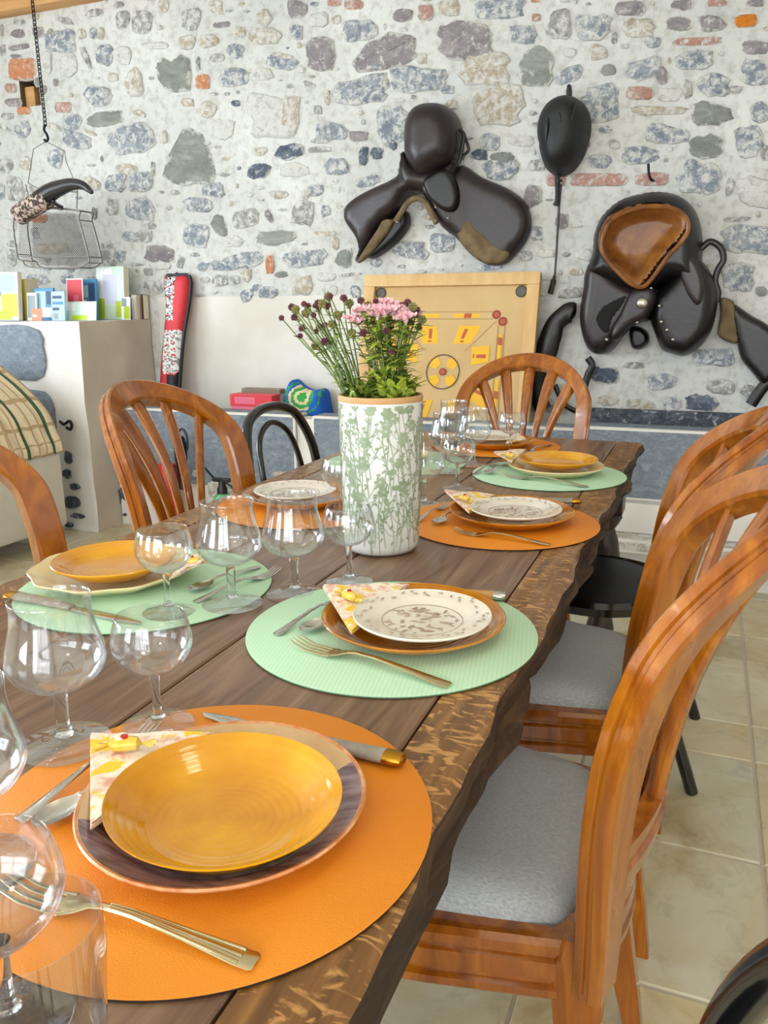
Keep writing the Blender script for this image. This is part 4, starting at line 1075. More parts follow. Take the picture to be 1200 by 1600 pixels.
def knife(label, a, b, hm='knife_horn', z=CZ):
    L = (b-a).length; s = L/.226; bm = B()
    loft(bm, [(0, .001*s, .0010*s, .0030, .0006), (.006*s, 0, .0042*s, .0030, .0008), (.03*s, 0, .0075*s, .0030, .0009), (.075*s, -.0005*s, .0082*s, .0032, .0010), (.105*s, -.001*s, .0068*s, .0036, .0013), (.118*s, 0, .0050*s, .0045, .0020)], 10)
    h = B(); loft(h, [(.114*s, 0, .0062*s, .0052, .0042), (.122*s, 0, .0070*s, .0056, .0048), (.15*s, 0, .0080*s, .0062, .0054), (.185*s, .001*s, .0090*s, .0066, .0058), (.208*s, .0025*s, .0098*s, .0068, .0060)], 14)
    c = B(); loft(c, [(.207*s, .0025*s, .0102*s, .0068, .0063), (.216*s, .003*s, .0104*s, .0068, .0064), (.224*s, .0035*s, .0080*s, .0066, .0054), (.226*s, .0036*s, .0040*s, .0064, .0028)], 14)
    return place('knife', label, 'knife', a, b, 'table knives', [('blade', bm, 'steel'), ('handle', h, hm), ('end_cap', c, 'brass' if hm == 'knife_horn' else 'steel')], z)
V2 = lambda x, y: Vector((x, y, 0))
fork('large ribbed fork on the orange mat before the nearest deep amber plate', V2(-.445, .366), V2(-.238, .371), 'steel_gold', True)
knife('horn-handled knife with brass end behind the nearest deep amber plate', V2(-.458, .638), V2(-.229, .619))
spoon('dessert spoon beside the nearest deep amber plate', V2(-.474, .424), V2(-.452, .575))
fork('small fork with turned handle beside the nearest dessert spoon', V2(-.488, .600), V2(-.498, .430))
fork('fork on the nearest mint mat before the brown plate', V2(-.452, .833), V2(-.237, .791), 'steel_gold')
spoon('dessert spoon on the nearest mint mat left of the napkin', V2(-.458, .862), V2(-.425, 1.010))
fork('small fork on the nearest mint mat between the spoon and the wine glass', V2(-.462, 1.02), V2(-.489, .850))
knife('knife whose handle end shows behind the brown plate of the nearest mint setting', V2(-.455, 1.062), V2(-.240, 1.078), 'beam_wood')
fork('fork on the orange mat between two mint mats', V2(-.415, 1.40), V2(-.232, 1.377), 'steel_gold')
spoon('dessert spoon on the orange mat between two mint mats', V2(-.462, 1.43), V2(-.452, 1.58))
fork('small fork beside the dessert spoon on the orange mat between mint mats', V2(-.49, 1.60), V2(-.507, 1.44))
knife('knife whose handle end shows behind the plates on the orange mat', V2(-.455, 1.675), V2(-.224, 1.700))
fork('fork on the far mint mat before the amber plate', V2(-.45, 1.932), V2(-.235, 1.874))
spoon('dessert spoon on the far mint mat', V2(-.49, 1.93), V2(-.478, 2.08))
fork('small fork beside the spoon on the far mint mat', V2(-.505, 2.09), V2(-.522, 1.93))
knife('knife lying on the mint mat before the scalloped plate', V2(-.675, .819), V2(-.925, .836))
fork('small fork with flat handle on the mint mat of the scalloped plate', V2(-.612, 1.08), V2(-.657, .915))
spoon('dessert spoon on the mint mat of the scalloped plate', V2(-.685, .945), V2(-.652, 1.09))
fork('fork lying on the orange mat at the head of the table', V2(-.47, 2.24), V2(-.42, 2.43))

# ------------------------------------------------------------------ glasses
def glass(kind, label, x, y, s=1.0, rot=0):
    """thin bowl, solid stem, wide foot"""
    if kind == 'balloon':
        bowl = [(0, .0585), (.012, .0590), (.026, .0640), (.038, .0725), (.0450, .0840), (.0462, .0920), (.0440, .1040), (.0400, .1190), (.0372, .1330), (.0366, .1440), (.0374, .1520)]
        stem = [(.0082, .0575), (.0070, .0530), (.0062, .0400), (.0064, .0200), (.0090, .0125)]; fr = .0430; name = 'balloon_glass'; cat = 'balloon glass'; grp = 'clear balloon glasses on the table'
    else:
        bowl = [(0, .0600), (.010, .0605), (.022, .0650), (.032, .0735), (.0380, .0840), (.0396, .0930), (.0390, .1010), (.0365, .1120), (.0335, .1205)]
        stem = [(.0062, .0590), (.0048, .0530), (.0042, .0380), (.0046, .0180), (.0075, .0110)]; fr = .0360; name = 'wine_glass'; cat = 'wine glass'; grp = 'clear wine glasses on the table'
    t = thing(name, label, cat, (x, y, TZ), rot, grp); t.scale = (s, s, s)
    th = .0013; P = smooth_path([(r, 0, z) for r, z in bowl], 3); out = [(max(0, p.x), p.z) for p in P]
    inn = [(max(0, r-th), z+(.0025 if r < .02 else .0006)) for r, z in out]; inn[-1] = (out[-1][0]-th, out[-1][1]); inn[0] = (0, out[0][1]+.003)
    bm = B(); lathe(bm, out+[(out[-1][0]-th*.5, out[-1][1]+.0006)]+inn[::-1], 48); bmesh.ops.recalc_face_normals(bm, faces=bm.faces[:]); obj('bowl', bm, 'clear_glass', t, sharp=80)
    q = [(p.x, p.z) for p in smooth_path([(r, 0, z) for r, z in stem], 3)]
    bm = B(); lathe(bm, [(0, stem[0][1]+.0015)]+q+[(stem[-1][0]*.9, .0100), (0, .0100)], 20); bmesh.ops.recalc_face_normals(bm, faces=bm.faces[:]); obj('stem', bm, 'solid_glass', t, sharp=70)
    z0 = .0045 if True else 0
    bm = B(); lathe(bm, [(0, .0105), (stem[-1][0], .0100), (stem[-1][0]*1.7, .0062), (fr*.6, .0035), (fr-.001, .0018), (fr, .0012), (fr-.001, .0005), (0, .0008)], 48); bmesh.ops.recalc_face_normals(bm, faces=bm.faces[:]); obj('foot', bm, 'clear_glass', t, sharp=70)
    return t
def gl(kind, label, x, y): t = glass(kind, label, x, y); t.location.z = TZ+ (MT if any((x-a)**2+(y-b)**2 < .2**2 for a, b in ALLM) else .0003); return t
ALLM = [MATN, MATM, MATO, MATF, MATL, MATL2, MATL3, MATE]
gl('balloon', 'balloon glass on the bare boards behind the napkin of the nearest orange mat', -.552, .543)
gl('wine', 'small wine glass behind the nearest deep amber plate', -.488, .604)
gl('wine', 'small wine glass in front of the scalloped plate', -.671, .872)
gl('balloon', 'balloon glass on the edge of the mint mat beside the scalloped plate', -.605, .932)
gl('balloon', 'balloon glass next to the vase, behind the nearest mint mat', -.545, 1.009)
gl('wine', 'small wine glass standing right before the flower vase', -.486, 1.077)
gl('wine', 'small wine glass behind the vase in front of the fan-splat chair', -.665, 1.44)
gl('balloon', 'balloon glass half hidden behind the vase over the orange mat', -.545, 1.60)
gl('wine', 'small wine glass between the vase and the napkin on the orange mat', -.520, 1.775)
gl('balloon', 'balloon glass in the cluster behind the vase, nearest the vase', -.600, 1.95)
gl('balloon', 'balloon glass in the far cluster, before the game board', -.565, 2.07)
gl('wine', 'small wine glass at the far end before the balloon-back chair', -.500, 2.235)
gl('balloon', 'balloon glass with rim just showing above the far cluster', -.66, 2.20)
p = at_z(-12, 1400, TZ+.090); gl('wine', 'wine glass cut by the picture edge beside the spoon of the nearest setting', p.x, p.y)
p = at_z(-48, 1205, TZ+.086); gl('balloon', 'balloon glass of which only a curved side shows beside the nearest balloon glass', p.x-.004, p.y-.004)
# plain tumbler close to the viewer
p = at_z(86, 1428, .868); t = thing('tumbler', 'tall plain clear tumbler over the edge of the nearest orange mat', 'tumbler', (p.x-.010, p.y-.010, TZ+.0003))
bm = B(); R0, R1, H = .031, .0375, .118
prof = [(0, .0005), (R0-.001, .0005), (R0, .002), (R0+.001, .03), (R1, H-.02), (R1-.0006, H), (R1-.0018, H), (R1-.0016, H-.02), (R0-.0006, .03), (R0-.003, .011), (0, .009)]
lathe(bm, prof, 48); bmesh.ops.recalc_face_normals(bm, faces=bm.faces[:]); obj('glass_wall', bm, 'clear_glass', t, sharp=70)
bm = B(); lathe(bm, [(0, .0085), (R0-.0045, .0085), (R0-.0035, .006), (R0-.0045, .002), (0, .002)], 32); bmesh.ops.recalc_face_normals(bm, faces=bm.faces[:]); obj('glass_base', bm, 'solid_glass', t)
# ------------------------------------------------------------------ flower vase
VX, VY = -.510, 1.272
vz = thing('flower_vase', 'tall white ceramic vase with green vine pattern in the middle of the table', 'vase', (VX, VY, TZ))
def vr(z): return .0655+.0065*(z/.272)-.010*max(0, 1-z/.018)**2
bm = B()
zz = [0, .004, .010, .018, .05, .10, .15, .20, .25, .262]
prof = [(0, .001), (.050, .001), (.0535, .003)]+[(vr(z), z) for z in zz[1:]]
lathe(bm, prof, 72, 0)
rv = random.Random(5)
def on(a, z, d=.0007): r = vr(z)+d; return (r*math.cos(a), r*math.sin(a), z)
def ribbon(pts, w):
    prv = None
    for i, (a, z) in enumerate(pts):
        a2, z2 = pts[min(i+1, len(pts)-1)]; a1, z1 = pts[max(i-1, 0)]
        ta, tz = (a2-a1)*.07, z2-z1; L = math.hypot(ta, tz) or 1; na, nz = -tz/L*w/.07, ta/L*w
        v = [bm.verts.new(on(a+na, min(.259, max(.006, z+nz)))), bm.verts.new(on(a-na, min(.259, max(.006, z-nz))))]
        if prv:
            f = bm.faces.new((prv[0], prv[1], v[1], v[0])); f.material_index = 1
        prv = v
def leafp(a, z, L, w, rot, d=.0009):
    n = 8; c = [bm.verts.new(on(a+(L*math.cos(q)*math.cos(rot)-w*math.sin(q)*math.sin(rot))/.07, min(.259, max(.006, z+L*math.cos(q)*math.sin(rot)+w*math.sin(q)*math.cos(rot))), d)) for q in [2*PI*k/n for k in range(n)]]
    f = bm.faces.new(c); f.material_index = 1
for k in range(104):
    a0 = 2*PI*k/52+rv.uniform(-.06, .06); z0 = rv.choice([.006, .02, .03]) if k < 52 else rv.uniform(.09, .15); z1 = min(.254, z0+rv.uniform(.09, .14)); amp = rv.uniform(.10, .30); ph = rv.uniform(0, 6); fq = rv.uniform(14, 30)
    pts = [(a0+amp*math.sin(ph+fq*(z0+(z1-z0)*i/16))*(.4+.6*i/16), z0+(z1-z0)*i/16) for i in range(17)]
    ribbon(pts, .00065)
    for i in range(3, 17, 5):
        a, z = pts[i]; leafp(a+rv.choice((-1, 1))*.05, z+.004, .0042, .0016, rv.choice((rv.uniform(.4, 1.2), rv.uniform(1.9, 2.7))))
    for sd in (-1, 1):                                          # side shoots
        i = rv.randrange(4, 11); a, z = pts[i]; L = rv.uniform(.02, .045)
        br = [(a+sd*(.02+.30*(q/8)**.6*L/.03), min(.256, z+L*(q/8)**1.2)) for q in range(9)]; ribbon(br, .0005)
        leafp(br[-1][0], br[-1][1]+.003, .0036, .0026, .3*sd); leafp(br[5][0]+.03*sd, br[5][1], .004, .0014, .5 if sd > 0 else 2.6)
    a, z = pts[-1]; kind = rv.random()
    if kind < .4:
        for q in range(6): leafp(a+.0062*math.cos(q*PI/3)/.07, z+.0062*math.sin(q*PI/3), .0042, .0030, q*PI/3, .0009+q*2e-5)
    elif kind < .75:
        leafp(a, z, .0085, .0036, 0, .001); leafp(a, z+.0035, .0088, .0018, .05, .0011)
    else:
        for q in (-1, 0, 1): leafp(a+q*.05, z+.004-abs(q)*.003, .006, .0016, PI/2-q*.7, .001)
bmesh.ops.recalc_face_normals(bm, faces=bm.faces[:])
obj('vase_body', bm, ['vase_white', 'vase_green'], vz, sharp=60)
bm = B(); lathe(bm, [(vr(.262), .262), (vr(.262)+.0008, .267), (vr(.262)-.001, .272), (vr(.262)-.006, .272), (vr(.262)-.008, .262), (vr(.262)-.008, .2), (vr(.262)-.004, .2)], 72); bmesh.ops.recalc_face_normals(bm, faces=bm.faces[:]); obj('vase_rim', bm, 'vase_clay', vz)
bm = B(); lathe(bm, [(0, .245), (.03, .247), (vr(.25)-.007, .243), (vr(.25)-.007, .235), (0, .235)], 36); bmesh.ops.recalc_face_normals(bm, faces=bm.faces[:]); obj('soil', bm, 'soil', vz)

ZV = TZ+.243
def leaf(bm, p, d, L, w, mi=0, curl=.25):
    d = d.normalized(); side = d.cross(Vector((0, 0, 1)))
    if side.length < .1: side = Vector((1, 0, 0))
    side.normalize(); nn = side.cross(d); prv = None
    for k in range(5):
        s = k/4; c = p+d*(L*s)+nn*(-curl*L*s*s); ww = w*math.sin(PI*(.12+.88*s)) if s < 1 else .0004
        v = [bm.verts.new(c+side*ww), bm.verts.new(c-nn*ww*.25), bm.verts.new(c-side*ww)]
        if prv:
            for i in (0, 1):
                f = bm.faces.new((prv[i], v[i], v[i+1], prv[i+1])); f.material_index = mi
        prv = v
rf = random.Random(9)
def flower_plant(name, label, cat, heads, maker, leafspec, base, spread):
    root = thing(name, label, cat, (VX+base.x, VY+base.y, ZV)); O = Vector((VX+base.x, VY+base.y, ZV)); lb = B()
    for i, (px, py, dY) in enumerate(heads):
        tip = at_y(px, py, VY+dY)-O
        b0 = Vector((tip.x*.16+rf.uniform(-.012, .012), max(-.045, min(.045, tip.y*.3+rf.uniform(-.02, .02))), 0))
        P = [b0, b0*.75+tip*.25+Vector((0, 0, .02)), b0*.35+tip*.65+Vector((rf.uniform(-.006, .006), 0, .012)), tip]
        path = smooth_path(P, 5)
        st = B(); tube(st, path, [.0013]*len(path), 6); obj('stem', st, 'stem_green', root)
        hb = B(); m = maker(hb, tip, (path[-1]-path[-3]).normalized(), i); obj('flower_head', hb, m, root)
        for k in range(leafspec[0]):
            q = path[rf.randrange(2, len(path)-1)]; a = rf.uniform(0, 6.28)
            leaf(lb, q, Vector((math.cos(a), math.sin(a), rf.uniform(-.1, .8))), rf.uniform(*leafspec[1]), leafspec[2]*rf.uniform(.6, 1.1), rf.choice(leafspec[3]))
    for k in range(leafspec[4]):
        a = rf.uniform(0, 6.28); r = rf.uniform(0, .03); q = Vector((r*math.cos(a), r*math.sin(a), rf.uniform(0, .04)))
        leaf(lb, q, Vector((math.cos(a)*.8, math.sin(a)*.8, rf.uniform(.3, 1.5))), rf.uniform(.025, .05), leafspec[2]*1.2, rf.choice(leafspec[3]), rf.uniform(.1, .6))
    for v in lb.verts:                                         # leaves stay inside the vase mouth
        r = math.hypot(v.co.x+base.x, v.co.y+base.y)
        if v.co.z < .040 and r > .050:
            k_ = (.050+.012*rf.random())/r; v.co.x = (v.co.x+base.x)*k_-base.x; v.co.y = (v.co.y+base.y)*k_-base.y; v.co.z += .008
    lo = obj('foliage', lb, ['leaf_green', 'leaf_dark', 'leaf_lime'], root); lo['kind'] = 'stuff'
def burgundy(bm, p, d, i):
    r = .0048+.0024*((i*7) % 3)/2; big = i % 3 != 2
    A = d.orthogonal().normalized(); Bv = d.cross(A)
    for k in range(26):
        t = math.acos(1-1.5*(k+.5)/26); a = k*2.4; n = (A*math.cos(a)+Bv*math.sin(a))*math.sin(t)+d*math.cos(t)
        c = p+n*r*.75; s1 = n.orthogonal().normalized(); s2 = n.cross(s1); w = r*.38
        vs_ = [bm.verts.new(c+n*r*.55), bm.verts.new(c+s1*w), bm.verts.new(c+s2*w), bm.verts.new(c-s1*w), bm.verts.new(c-s2*w)]
        for a1, b1 in ((1, 2), (2, 3), (3, 4), (4, 1)): bm.faces.new((vs_[0], vs_[a1], vs_[b1]))
    tube(bm, [p-d*r*1.1, p-d*r*.4, p+d*r*.3, p+d*r*.7], [r*.3, r*.75, r*.9, r*.4], 8)
    return 'petal_burgundy' if big else 'bud_olive'
def pink(bm, p, d, i):
    for q in range(5):                                         # a head of several open florets
        a = q*2*PI/5+i; o = p+Vector((math.cos(a)*.0105, math.sin(a)*.0105, .003*math.sin(q*2)))*(0 if q == 0 else 1)
        for k in range(5):
            b = 2*PI*k/5+q; c = o+Vector((math.cos(b)*.0062, math.sin(b)*.0062, .0022*math.sin(b*2))); n = 8
            ring = [bm.verts.new(c+Vector((.0056*math.cos(b+t), .0056*math.sin(b+t), .0034*math.sin(b+t*2)+.002))) for t in [2*PI*j/n-PI for j in range(n)]]
            ctr = bm.verts.new(o+Vector((0, 0, -.001)))
            for j in range(n):
                bm.faces.new((ring[j], ring[(j+1) % n], ctr))
    tube(bm, [p+Vector((0, 0, -.012)), p+Vector((0, 0, -.003))], [.0015, .005], 8)
    return 'petal_pink'
H1 = [(440, 497, .0), (456, 480, .01), (462, 484, -.01), (475, 475, .0), (481, 479, .02), (478, 490, .0), (493, 478, .01), (497, 474, .0), (504, 475, -.01), (498, 483, .02), (511, 478, .0), (513, 464, .02), (516, 463, .0),
      (537, 466, .01), (546, 474, .03), (490, 493, .0), (460, 496, .02), (528, 493, .0), (508, 508, .0), (499, 511, .01), (519, 507, .0), (494, 518, .02), (507, 534, -.01), (493, 541, .0), (469, 525, .0), (472, 513, .02)]
flower_plant('burgundy_flower_plant', 'wiry stems with small burgundy flower heads, on the side of the vase towards the bag', 'plant', H1, burgundy, (6, (.012, .028), .0042, [0, 0, 1], 64), Vector((-.026, -.006, 0)), .05)
H2 = [(568, 486, .0), (578, 483, .02), (590, 489, -.02), (600, 483, .01), (611, 478, .03), (602, 486, -.02), (618, 484, .01), (634, 496, -.02), (627, 490, .0), (555, 500, -.01), (606, 474, .03), (642, 493, .02)]
flower_plant('pink_flower_plant', 'bushy plant with pink carnation-like blooms, on the side of the vase towards the board', 'plant', H2, pink, (26, (.028, .055), .0062, [2, 2, 0, 2, 0, 1], 120), Vector((.022, .004, 0)), .05)
H3 = [(587, 471, .03), (637, 473, .02), (645, 480, .0), (652, 484, .01), (628, 478, .03), (659, 500, .0), (655, 512, .01), (564, 470, .03), (575, 478, .04), (603, 517, -.03), (568, 520, -.02), (550, 521, -.03), (612, 549, -.03)]
flower_plant('dark_flower_plant', 'dark burgundy buds on thin stems rising behind the pink blooms', 'plant', H3, burgundy, (9, (.018, .036), .0050, [1, 1, 0], 34), Vector((.004, .026, 0)), .05)

# ------------------------------------------------------------------ tack on the wall
S1 = (520, 140); k1 = 3.636
def c1(p): return crop(S1, k1, p)
t = thing('english_saddle', 'dark leather riding saddle with spread flaps above the game board', 'saddle', (0, 0, 0))
Y0 = WY-.03
bm = B(); pxwall(bm, c1([(390, 470), (400, 350), (470, 440), (505, 520), (500, 580), (440, 620), (395, 690), (320, 745), (262, 800), (212, 890), (142, 975), (128, 960), (150, 910), (128, 835), (80, 765), (66, 720), (82, 655), (150, 600), (250, 550), (340, 512)]), Y0, .055, 16, func=lambda u, v, d: .045*max(0, min(1, (u-560)/70)), back=.01); fl_ = obj('flap', bm, 'leather_dark', t, sharp=80)
bm = B(); pxwall(bm, c1([(286, 742), (345, 745), (310, 815), (262, 875), (218, 930), (160, 976), (140, 977), (190, 890), (250, 800)]), Y0-.05, .012, 3, back=.02); obj('lining', bm, 'suede_olive', fl_, sharp=80)
bm = B(); pxwall(bm, c1([(360, 730), (420, 690), (440, 760), (400, 830), (330, 900), (240, 958), (205, 950), (262, 880), (310, 815)]), Y0, .05, 8, back=.01); obj('panel', bm, 'leather_black', t, sharp=80)
bm = B(); pxwall(bm, c1([(520, 530), (700, 470), (740, 428), (850, 500), (1000, 565), (1092, 640), (1128, 740), (1105, 850), (1045, 930), (985, 988), (900, 1000), (830, 970), (760, 912), (700, 842), (620, 780), (570, 690), (520, 600)]), Y0, .06, 18, func=lambda u, v, d: .05*max(0, min(1, (735-u)/70)), back=.01); fl_ = obj('flap', bm, 'leather_dark', t, sharp=80)
bm = B(); pxwall(bm, c1([(692, 770), (730, 752), (795, 752), (815, 790), (860, 815), (920, 880), (990, 915), (1000, 940), (960, 985), (880, 992), (800, 950), (720, 860)]), Y0-.045, .02, 6, back=.02); obj('lining', bm, 'suede_olive', fl_, sharp=80)
bm = B(); pxwall(bm, c1([(380, 470), (415, 350), (500, 440), (640, 440), (700, 390), (716, 470), (700, 560), (600, 600), (520, 600), (450, 590), (395, 640), (400, 560)]), Y0-.02, .09, 22, back=.02); obj('twist', bm, 'leather_dark', t, sharp=80)
bm = B(); pxwall(bm, c1([(418, 290), (422, 200), (455, 125), (510, 88), (585, 79), (650, 95), (698, 150), (722, 235), (722, 330), (700, 400), (660, 440), (620, 470), (560, 498), (505, 505), (455, 455), (420, 375)]), Y0-.04, .13, 34, back=.05); obj('seat', bm, 'leather_dark', t, sharp=80)
bm = B(); pxwall(bm, c1([(515, 525), (560, 480), (640, 450), (690, 500), (714, 580), (712, 645), (690, 688), (645, 694), (595, 665), (545, 610)]), Y0-.09, .03, 8, back=.03); obj('skirt', bm, 'leather_black', t, sharp=80)
bm = B(); P = [at_y(u, v, Y0-.09) for u, v in c1([(355, 752), (385, 705), (425, 645), (470, 618), (515, 630), (555, 690), (590, 760)])]; tube(bm, smooth_path(P, 5), .014, 10); obj('gullet_roll', bm, 'suede_olive', t)
bm = B(); P = [at_y(u, v, Y0-.06) for u, v in c1([(722, 225), (742, 260), (735, 330), (716, 420)])]; tube(bm, smooth_path(P, 5), .009, 8)
obj('strap', bm, 'leather_black', t)
bm = B(); P = [at_y(u, v, Y0-.05) for u, v in c1([(742, 245), (762, 300), (772, 345), (745, 372), (735, 400)])]; tube(bm, smooth_path(P, 5), .007, 8); obj('strap', bm, 'leather_black', t)
for u, v in ((584, 668), (655, 730), (366, 752), (585, 745)):
    bm = B(); p = at_y(*c1([(u, v)])[0], Y0-.128); bmesh.ops.create_uvsphere(bm, u_segments=10, v_segments=6, radius=.006, matrix=Matrix.Translation(p)); obj('nail', bm, 'nail_metal', t)

S2 = (840, 250); k2 = 3.3333
def c2(p): return crop(S2, k2, p)
t = thing('old_saddle', 'dark leather saddle with a dished brown seat, hanging below the iron hook', 'saddle', (0, 0, 0))
so = resample(c2([(348, 470), (350, 400), (385, 330), (440, 290), (520, 262), (620, 250), (705, 265), (760, 305), (772, 370), (730, 440), (680, 490), (630, 560), (580, 625), (545, 650), (490, 635), (430, 580), (375, 520)]), 3)
def dishd(u, v):
    if not in_poly((u, v), so): return 0
    s = min(1, dist_poly((u, v), so)/24); return s*s*(3-2*s)
sc_ = (sum(p[0] for p in so)/len(so), sum(p[1] for p in so)/len(so))
so2 = [(p[0]+(p[0]-sc_[0])*.08, p[1]+(p[1]-sc_[1])*.08) for p in so]
def cant(u, v, d): return -.040-.085*dishd(u, v) if in_poly((u, v), so) else 0
def dish(u, v, d): return -.072*dishd(u, v)*(1 if v < 400 else max(.5, 1-(v-400)/90))
bm = B(); pxwall(bm, c2([(288, 490), (298, 390), (340, 290), (425, 215), (525, 180), (640, 166), (740, 190), (812, 250), (848, 335), (860, 440), (858, 560), (880, 640), (800, 660), (700, 640), (600, 690), (480, 690), (380, 660), (262, 600)]), Y0, .17, 32, back=.02, func=cant, step=3.6); obj('cantle', bm, 'leather_black', t, sharp=80)
bm = B(); pxwall(bm, so2, Y0, .174, 3, back=-.06, func=dish, sm=1, step=4); se_ = obj('seat', bm, 'leather_brown', t, sharp=80)
bm = B(); P = [at_y(sc_[0]+(u-sc_[0])*1.05, sc_[1]+(v-sc_[1])*1.05, Y0-.170) for u, v in so]; tube(bm, P, .0095, 8, closed=True); obj('seam_roll', bm, 'leather_brown', se_)
bm = B(); pxwall(bm, c2([(275, 530), (345, 520), (400, 580), (470, 630), (540, 660), (590, 720), (588, 830), (520, 850), (470, 885), (430, 940), (380, 1000), (310, 1012), (262, 982), (235, 920), (220, 830), (226, 740), (240, 660), (245, 600)]), Y0-.02, .11, 20, back=.02); fl_ = obj('flap', bm, 'leather_dark', t, sharp=80)
bm = B(); pxwall(bm, c2([(302, 835), (330, 772), (395, 728), (468, 702), (440, 765), (392, 830), (372, 898), (335, 892)]), Y0-.125, .008, 3, back=.02); obj('slot_shade', bm, 'shadow_black', fl_, sharp=80)  # dark opening in the flap, its shade painted as a thin black patch
bm = B(); pxwall(bm, c2([(600, 715), (655, 655), (715, 590), (785, 510), (850, 520), (915, 610), (938, 700), (928, 810), (900, 900), (850, 968), (770, 1020), (705, 1010), (645, 985), (610, 900), (585, 820)]), Y0-.02, .12, 22, back=.02); obj('flap', bm, 'leather_black', t, sharp=80)
bm = B(); pxwall(bm, c2([(738, 500), (770, 480), (815, 510), (852, 570), (870, 650), (862, 730), (830, 760), (790, 720), (752, 640), (735, 560)]), Y0-.13, .025, 8, back=.02); obj('knee_pad', bm, 'leather_dark', t, sharp=80)
bm = B(); pxwall(bm, c2([(478, 690), (540, 655), (605, 665), (620, 720), (592, 790), (560, 835), (505, 860), (460, 900), (420, 940), (380, 930), (385, 870), (430, 790)]), Y0-.12, .045, 12, back=.03); po_ = obj('pommel', bm, 'leather_dark', t, sharp=80)
bm = B(); p = at_y(*c2([(545, 745)])[0], Y0-.17); bmesh.ops.create_uvsphere(bm, u_segments=16, v_segments=10, radius=.024, matrix=Matrix.Translation(p)@Matrix.Scale(.45, 4, (0, 1, 0))); obj('knob', bm, 'nail_metal', po_)
bm = B(); pxwall(bm, c2([(480, 880), (530, 868), (575, 900), (580, 950), (540, 985), (490, 975)]), Y0, .05, 8, back=.01); obj('panel', bm, 'leather_black', t, sharp=80)
for u, v in ((440, 852), (405, 890), (360, 935), (645, 842), (675, 885), (706, 935), (590, 668), (518, 845), (635, 760)):
    bm = B(); p = at_y(*c2([(u, v)])[0], Y0-.145); bmesh.ops.create_uvsphere(bm, u_segments=10, v_segments=6, radius=.0075, matrix=Matrix.Translation(p)@Matrix.Scale(.6, 4, (0, 1, 0))); obj('nail', bm, 'nail_metal', t)
bm = B(); P = [at_y(u, v, Y0-.03) for u, v in c2([(850, 462), (900, 425), (955, 460), (968, 520), (940, 570), (925, 630), (940, 690), (930, 740)])]; tube(bm, smooth_path(P, 5), .013, 8, flat=.4, up=(0, 1, 0)); obj('strap_loop', bm, 'leather_black', t)
# harness straps beside the saddle
t = thing('leather_girth', 'broad black leather girth spreading from the old saddle to the table side chairs', 'girth', (0, 0, 0))
bm = B(); pxwall(bm, c2([(1005, 745), (1110, 808), (1200, 860), (1270, 940), (1275, 1140), (1215, 1150), (1172, 1168), (1120, 1110), (1062, 1040), (1040, 960), (1010, 860)]), Y0, .04, 9, back=.01); obj('girth_body', bm, 'leather_black', t, sharp=80)
bm = B(); pxwall(bm, c2([(952, 718), (1022, 742), (1040, 850), (1045, 950), (985, 945), (938, 905), (952, 800)]), Y0-.012, .03, 6, back=.012); obj('girth_end', bm, 'suede_olive', t, sharp=80)
bm = B(); P = [at_y(u, v, Y0-.01) for u, v in c2([(1215, 1140), (1165, 1195), (1110, 1275)])]; tube(bm, smooth_path(P, 5), .024, 8, flat=.4, up=(0, 1, 0)); obj('strap', bm, 'leather_black', t)
t = thing('leather_collar', 'black padded leather strap curving out behind the old saddle over the far chair', 'strap', (0, 0, 0))
bm = B(); P = [at_y(u, v, Y0-.02) for u, v in c2([(198, 802), (160, 797), (95, 850), (65, 930), (30, 1030), (-5, 1110), (-10, 1200), (30, 1300)])]; tube(bm, smooth_path(P, 5), [.012, .030, .044, .048, .047, .046, .044, .042, .042, .042, .042, .044, .046, .048, .05, .05, .052, .054, .055, .055, .055, .055, .055, .053, .05, .05, .05, .048, .046, .044, .042, .04, .04, .04, .04, .04][:36], 12, flat=.5, up=(0, 1, 0)); obj('strap_body', bm, 'leather_black', t)
bm = B(); P = [at_y(u, v, Y0-.01) for u, v in c2([(262, 1030), (284, 1070), (262, 1120), (240, 1200)])]; tube(bm, smooth_path(P, 5), .016, 8, flat=.4, up=(0, 1, 0)); obj('strap', bm, 'leather_black', t)
bm = B(); P = [at_y(u, v, Y0-.01) for u, v in c2([(90, 1170), (130, 1260), (180, 1300), (215, 1310)])]; tube(bm, smooth_path(P, 5), .012, 8, flat=.5, up=(0, 1, 0)); obj('strap', bm, 'leather_black', t)

S3 = (800, 120); k3 = 4.444
def c3(p): return crop(S3, k3, p)
t = thing('riding_hat', 'black velvet riding hat hanging on the wall between two saddles', 'hat', (0, 0, 0))
bm = B(); pxwall(bm, c3([(182, 400), (200, 290), (252, 200), (330, 150), (410, 141), (480, 170), (530, 240), (550, 340), (532, 460), (490, 570), (430, 650), (362, 690), (300, 685), (240, 640), (205, 550)]), Y0, .17, 34, back=.01); cr_ = obj('crown', bm, 'velvet_black', t, sharp=80)
for pts in ([(325, 152), (330, 240), (338, 330), (340, 430)], [(255, 215), (250, 300), (240, 400), (240, 560)], [(445, 160), (430, 230), (410, 300)]):
    bm = B(); P = [at_y(u, v, Y0-.165 if q in (1, 2) else Y0-.12) for q, (u, v) in enumerate(c3(pts))]; tube(bm, smooth_path(P, 5), .004, 6); obj('seam', bm, 'black_vinyl', cr_)
bm = B(); pxwall(bm, c3([(298, 680), (332, 680), (330, 780), (326, 890), (300, 895), (282, 885), (298, 860), (300, 780)]), Y0-.02, .008, 2, back=.004, sm=2); obj('ribbon', bm, 'velvet_black', t)
bm = B(); pxwall(bm, c3([(382, 62), (412, 58), (414, 150), (378, 150)]), Y0-.01, .02, 3, back=.004, sm=2); obj('hanging_loop', bm, 'leather_black', t)
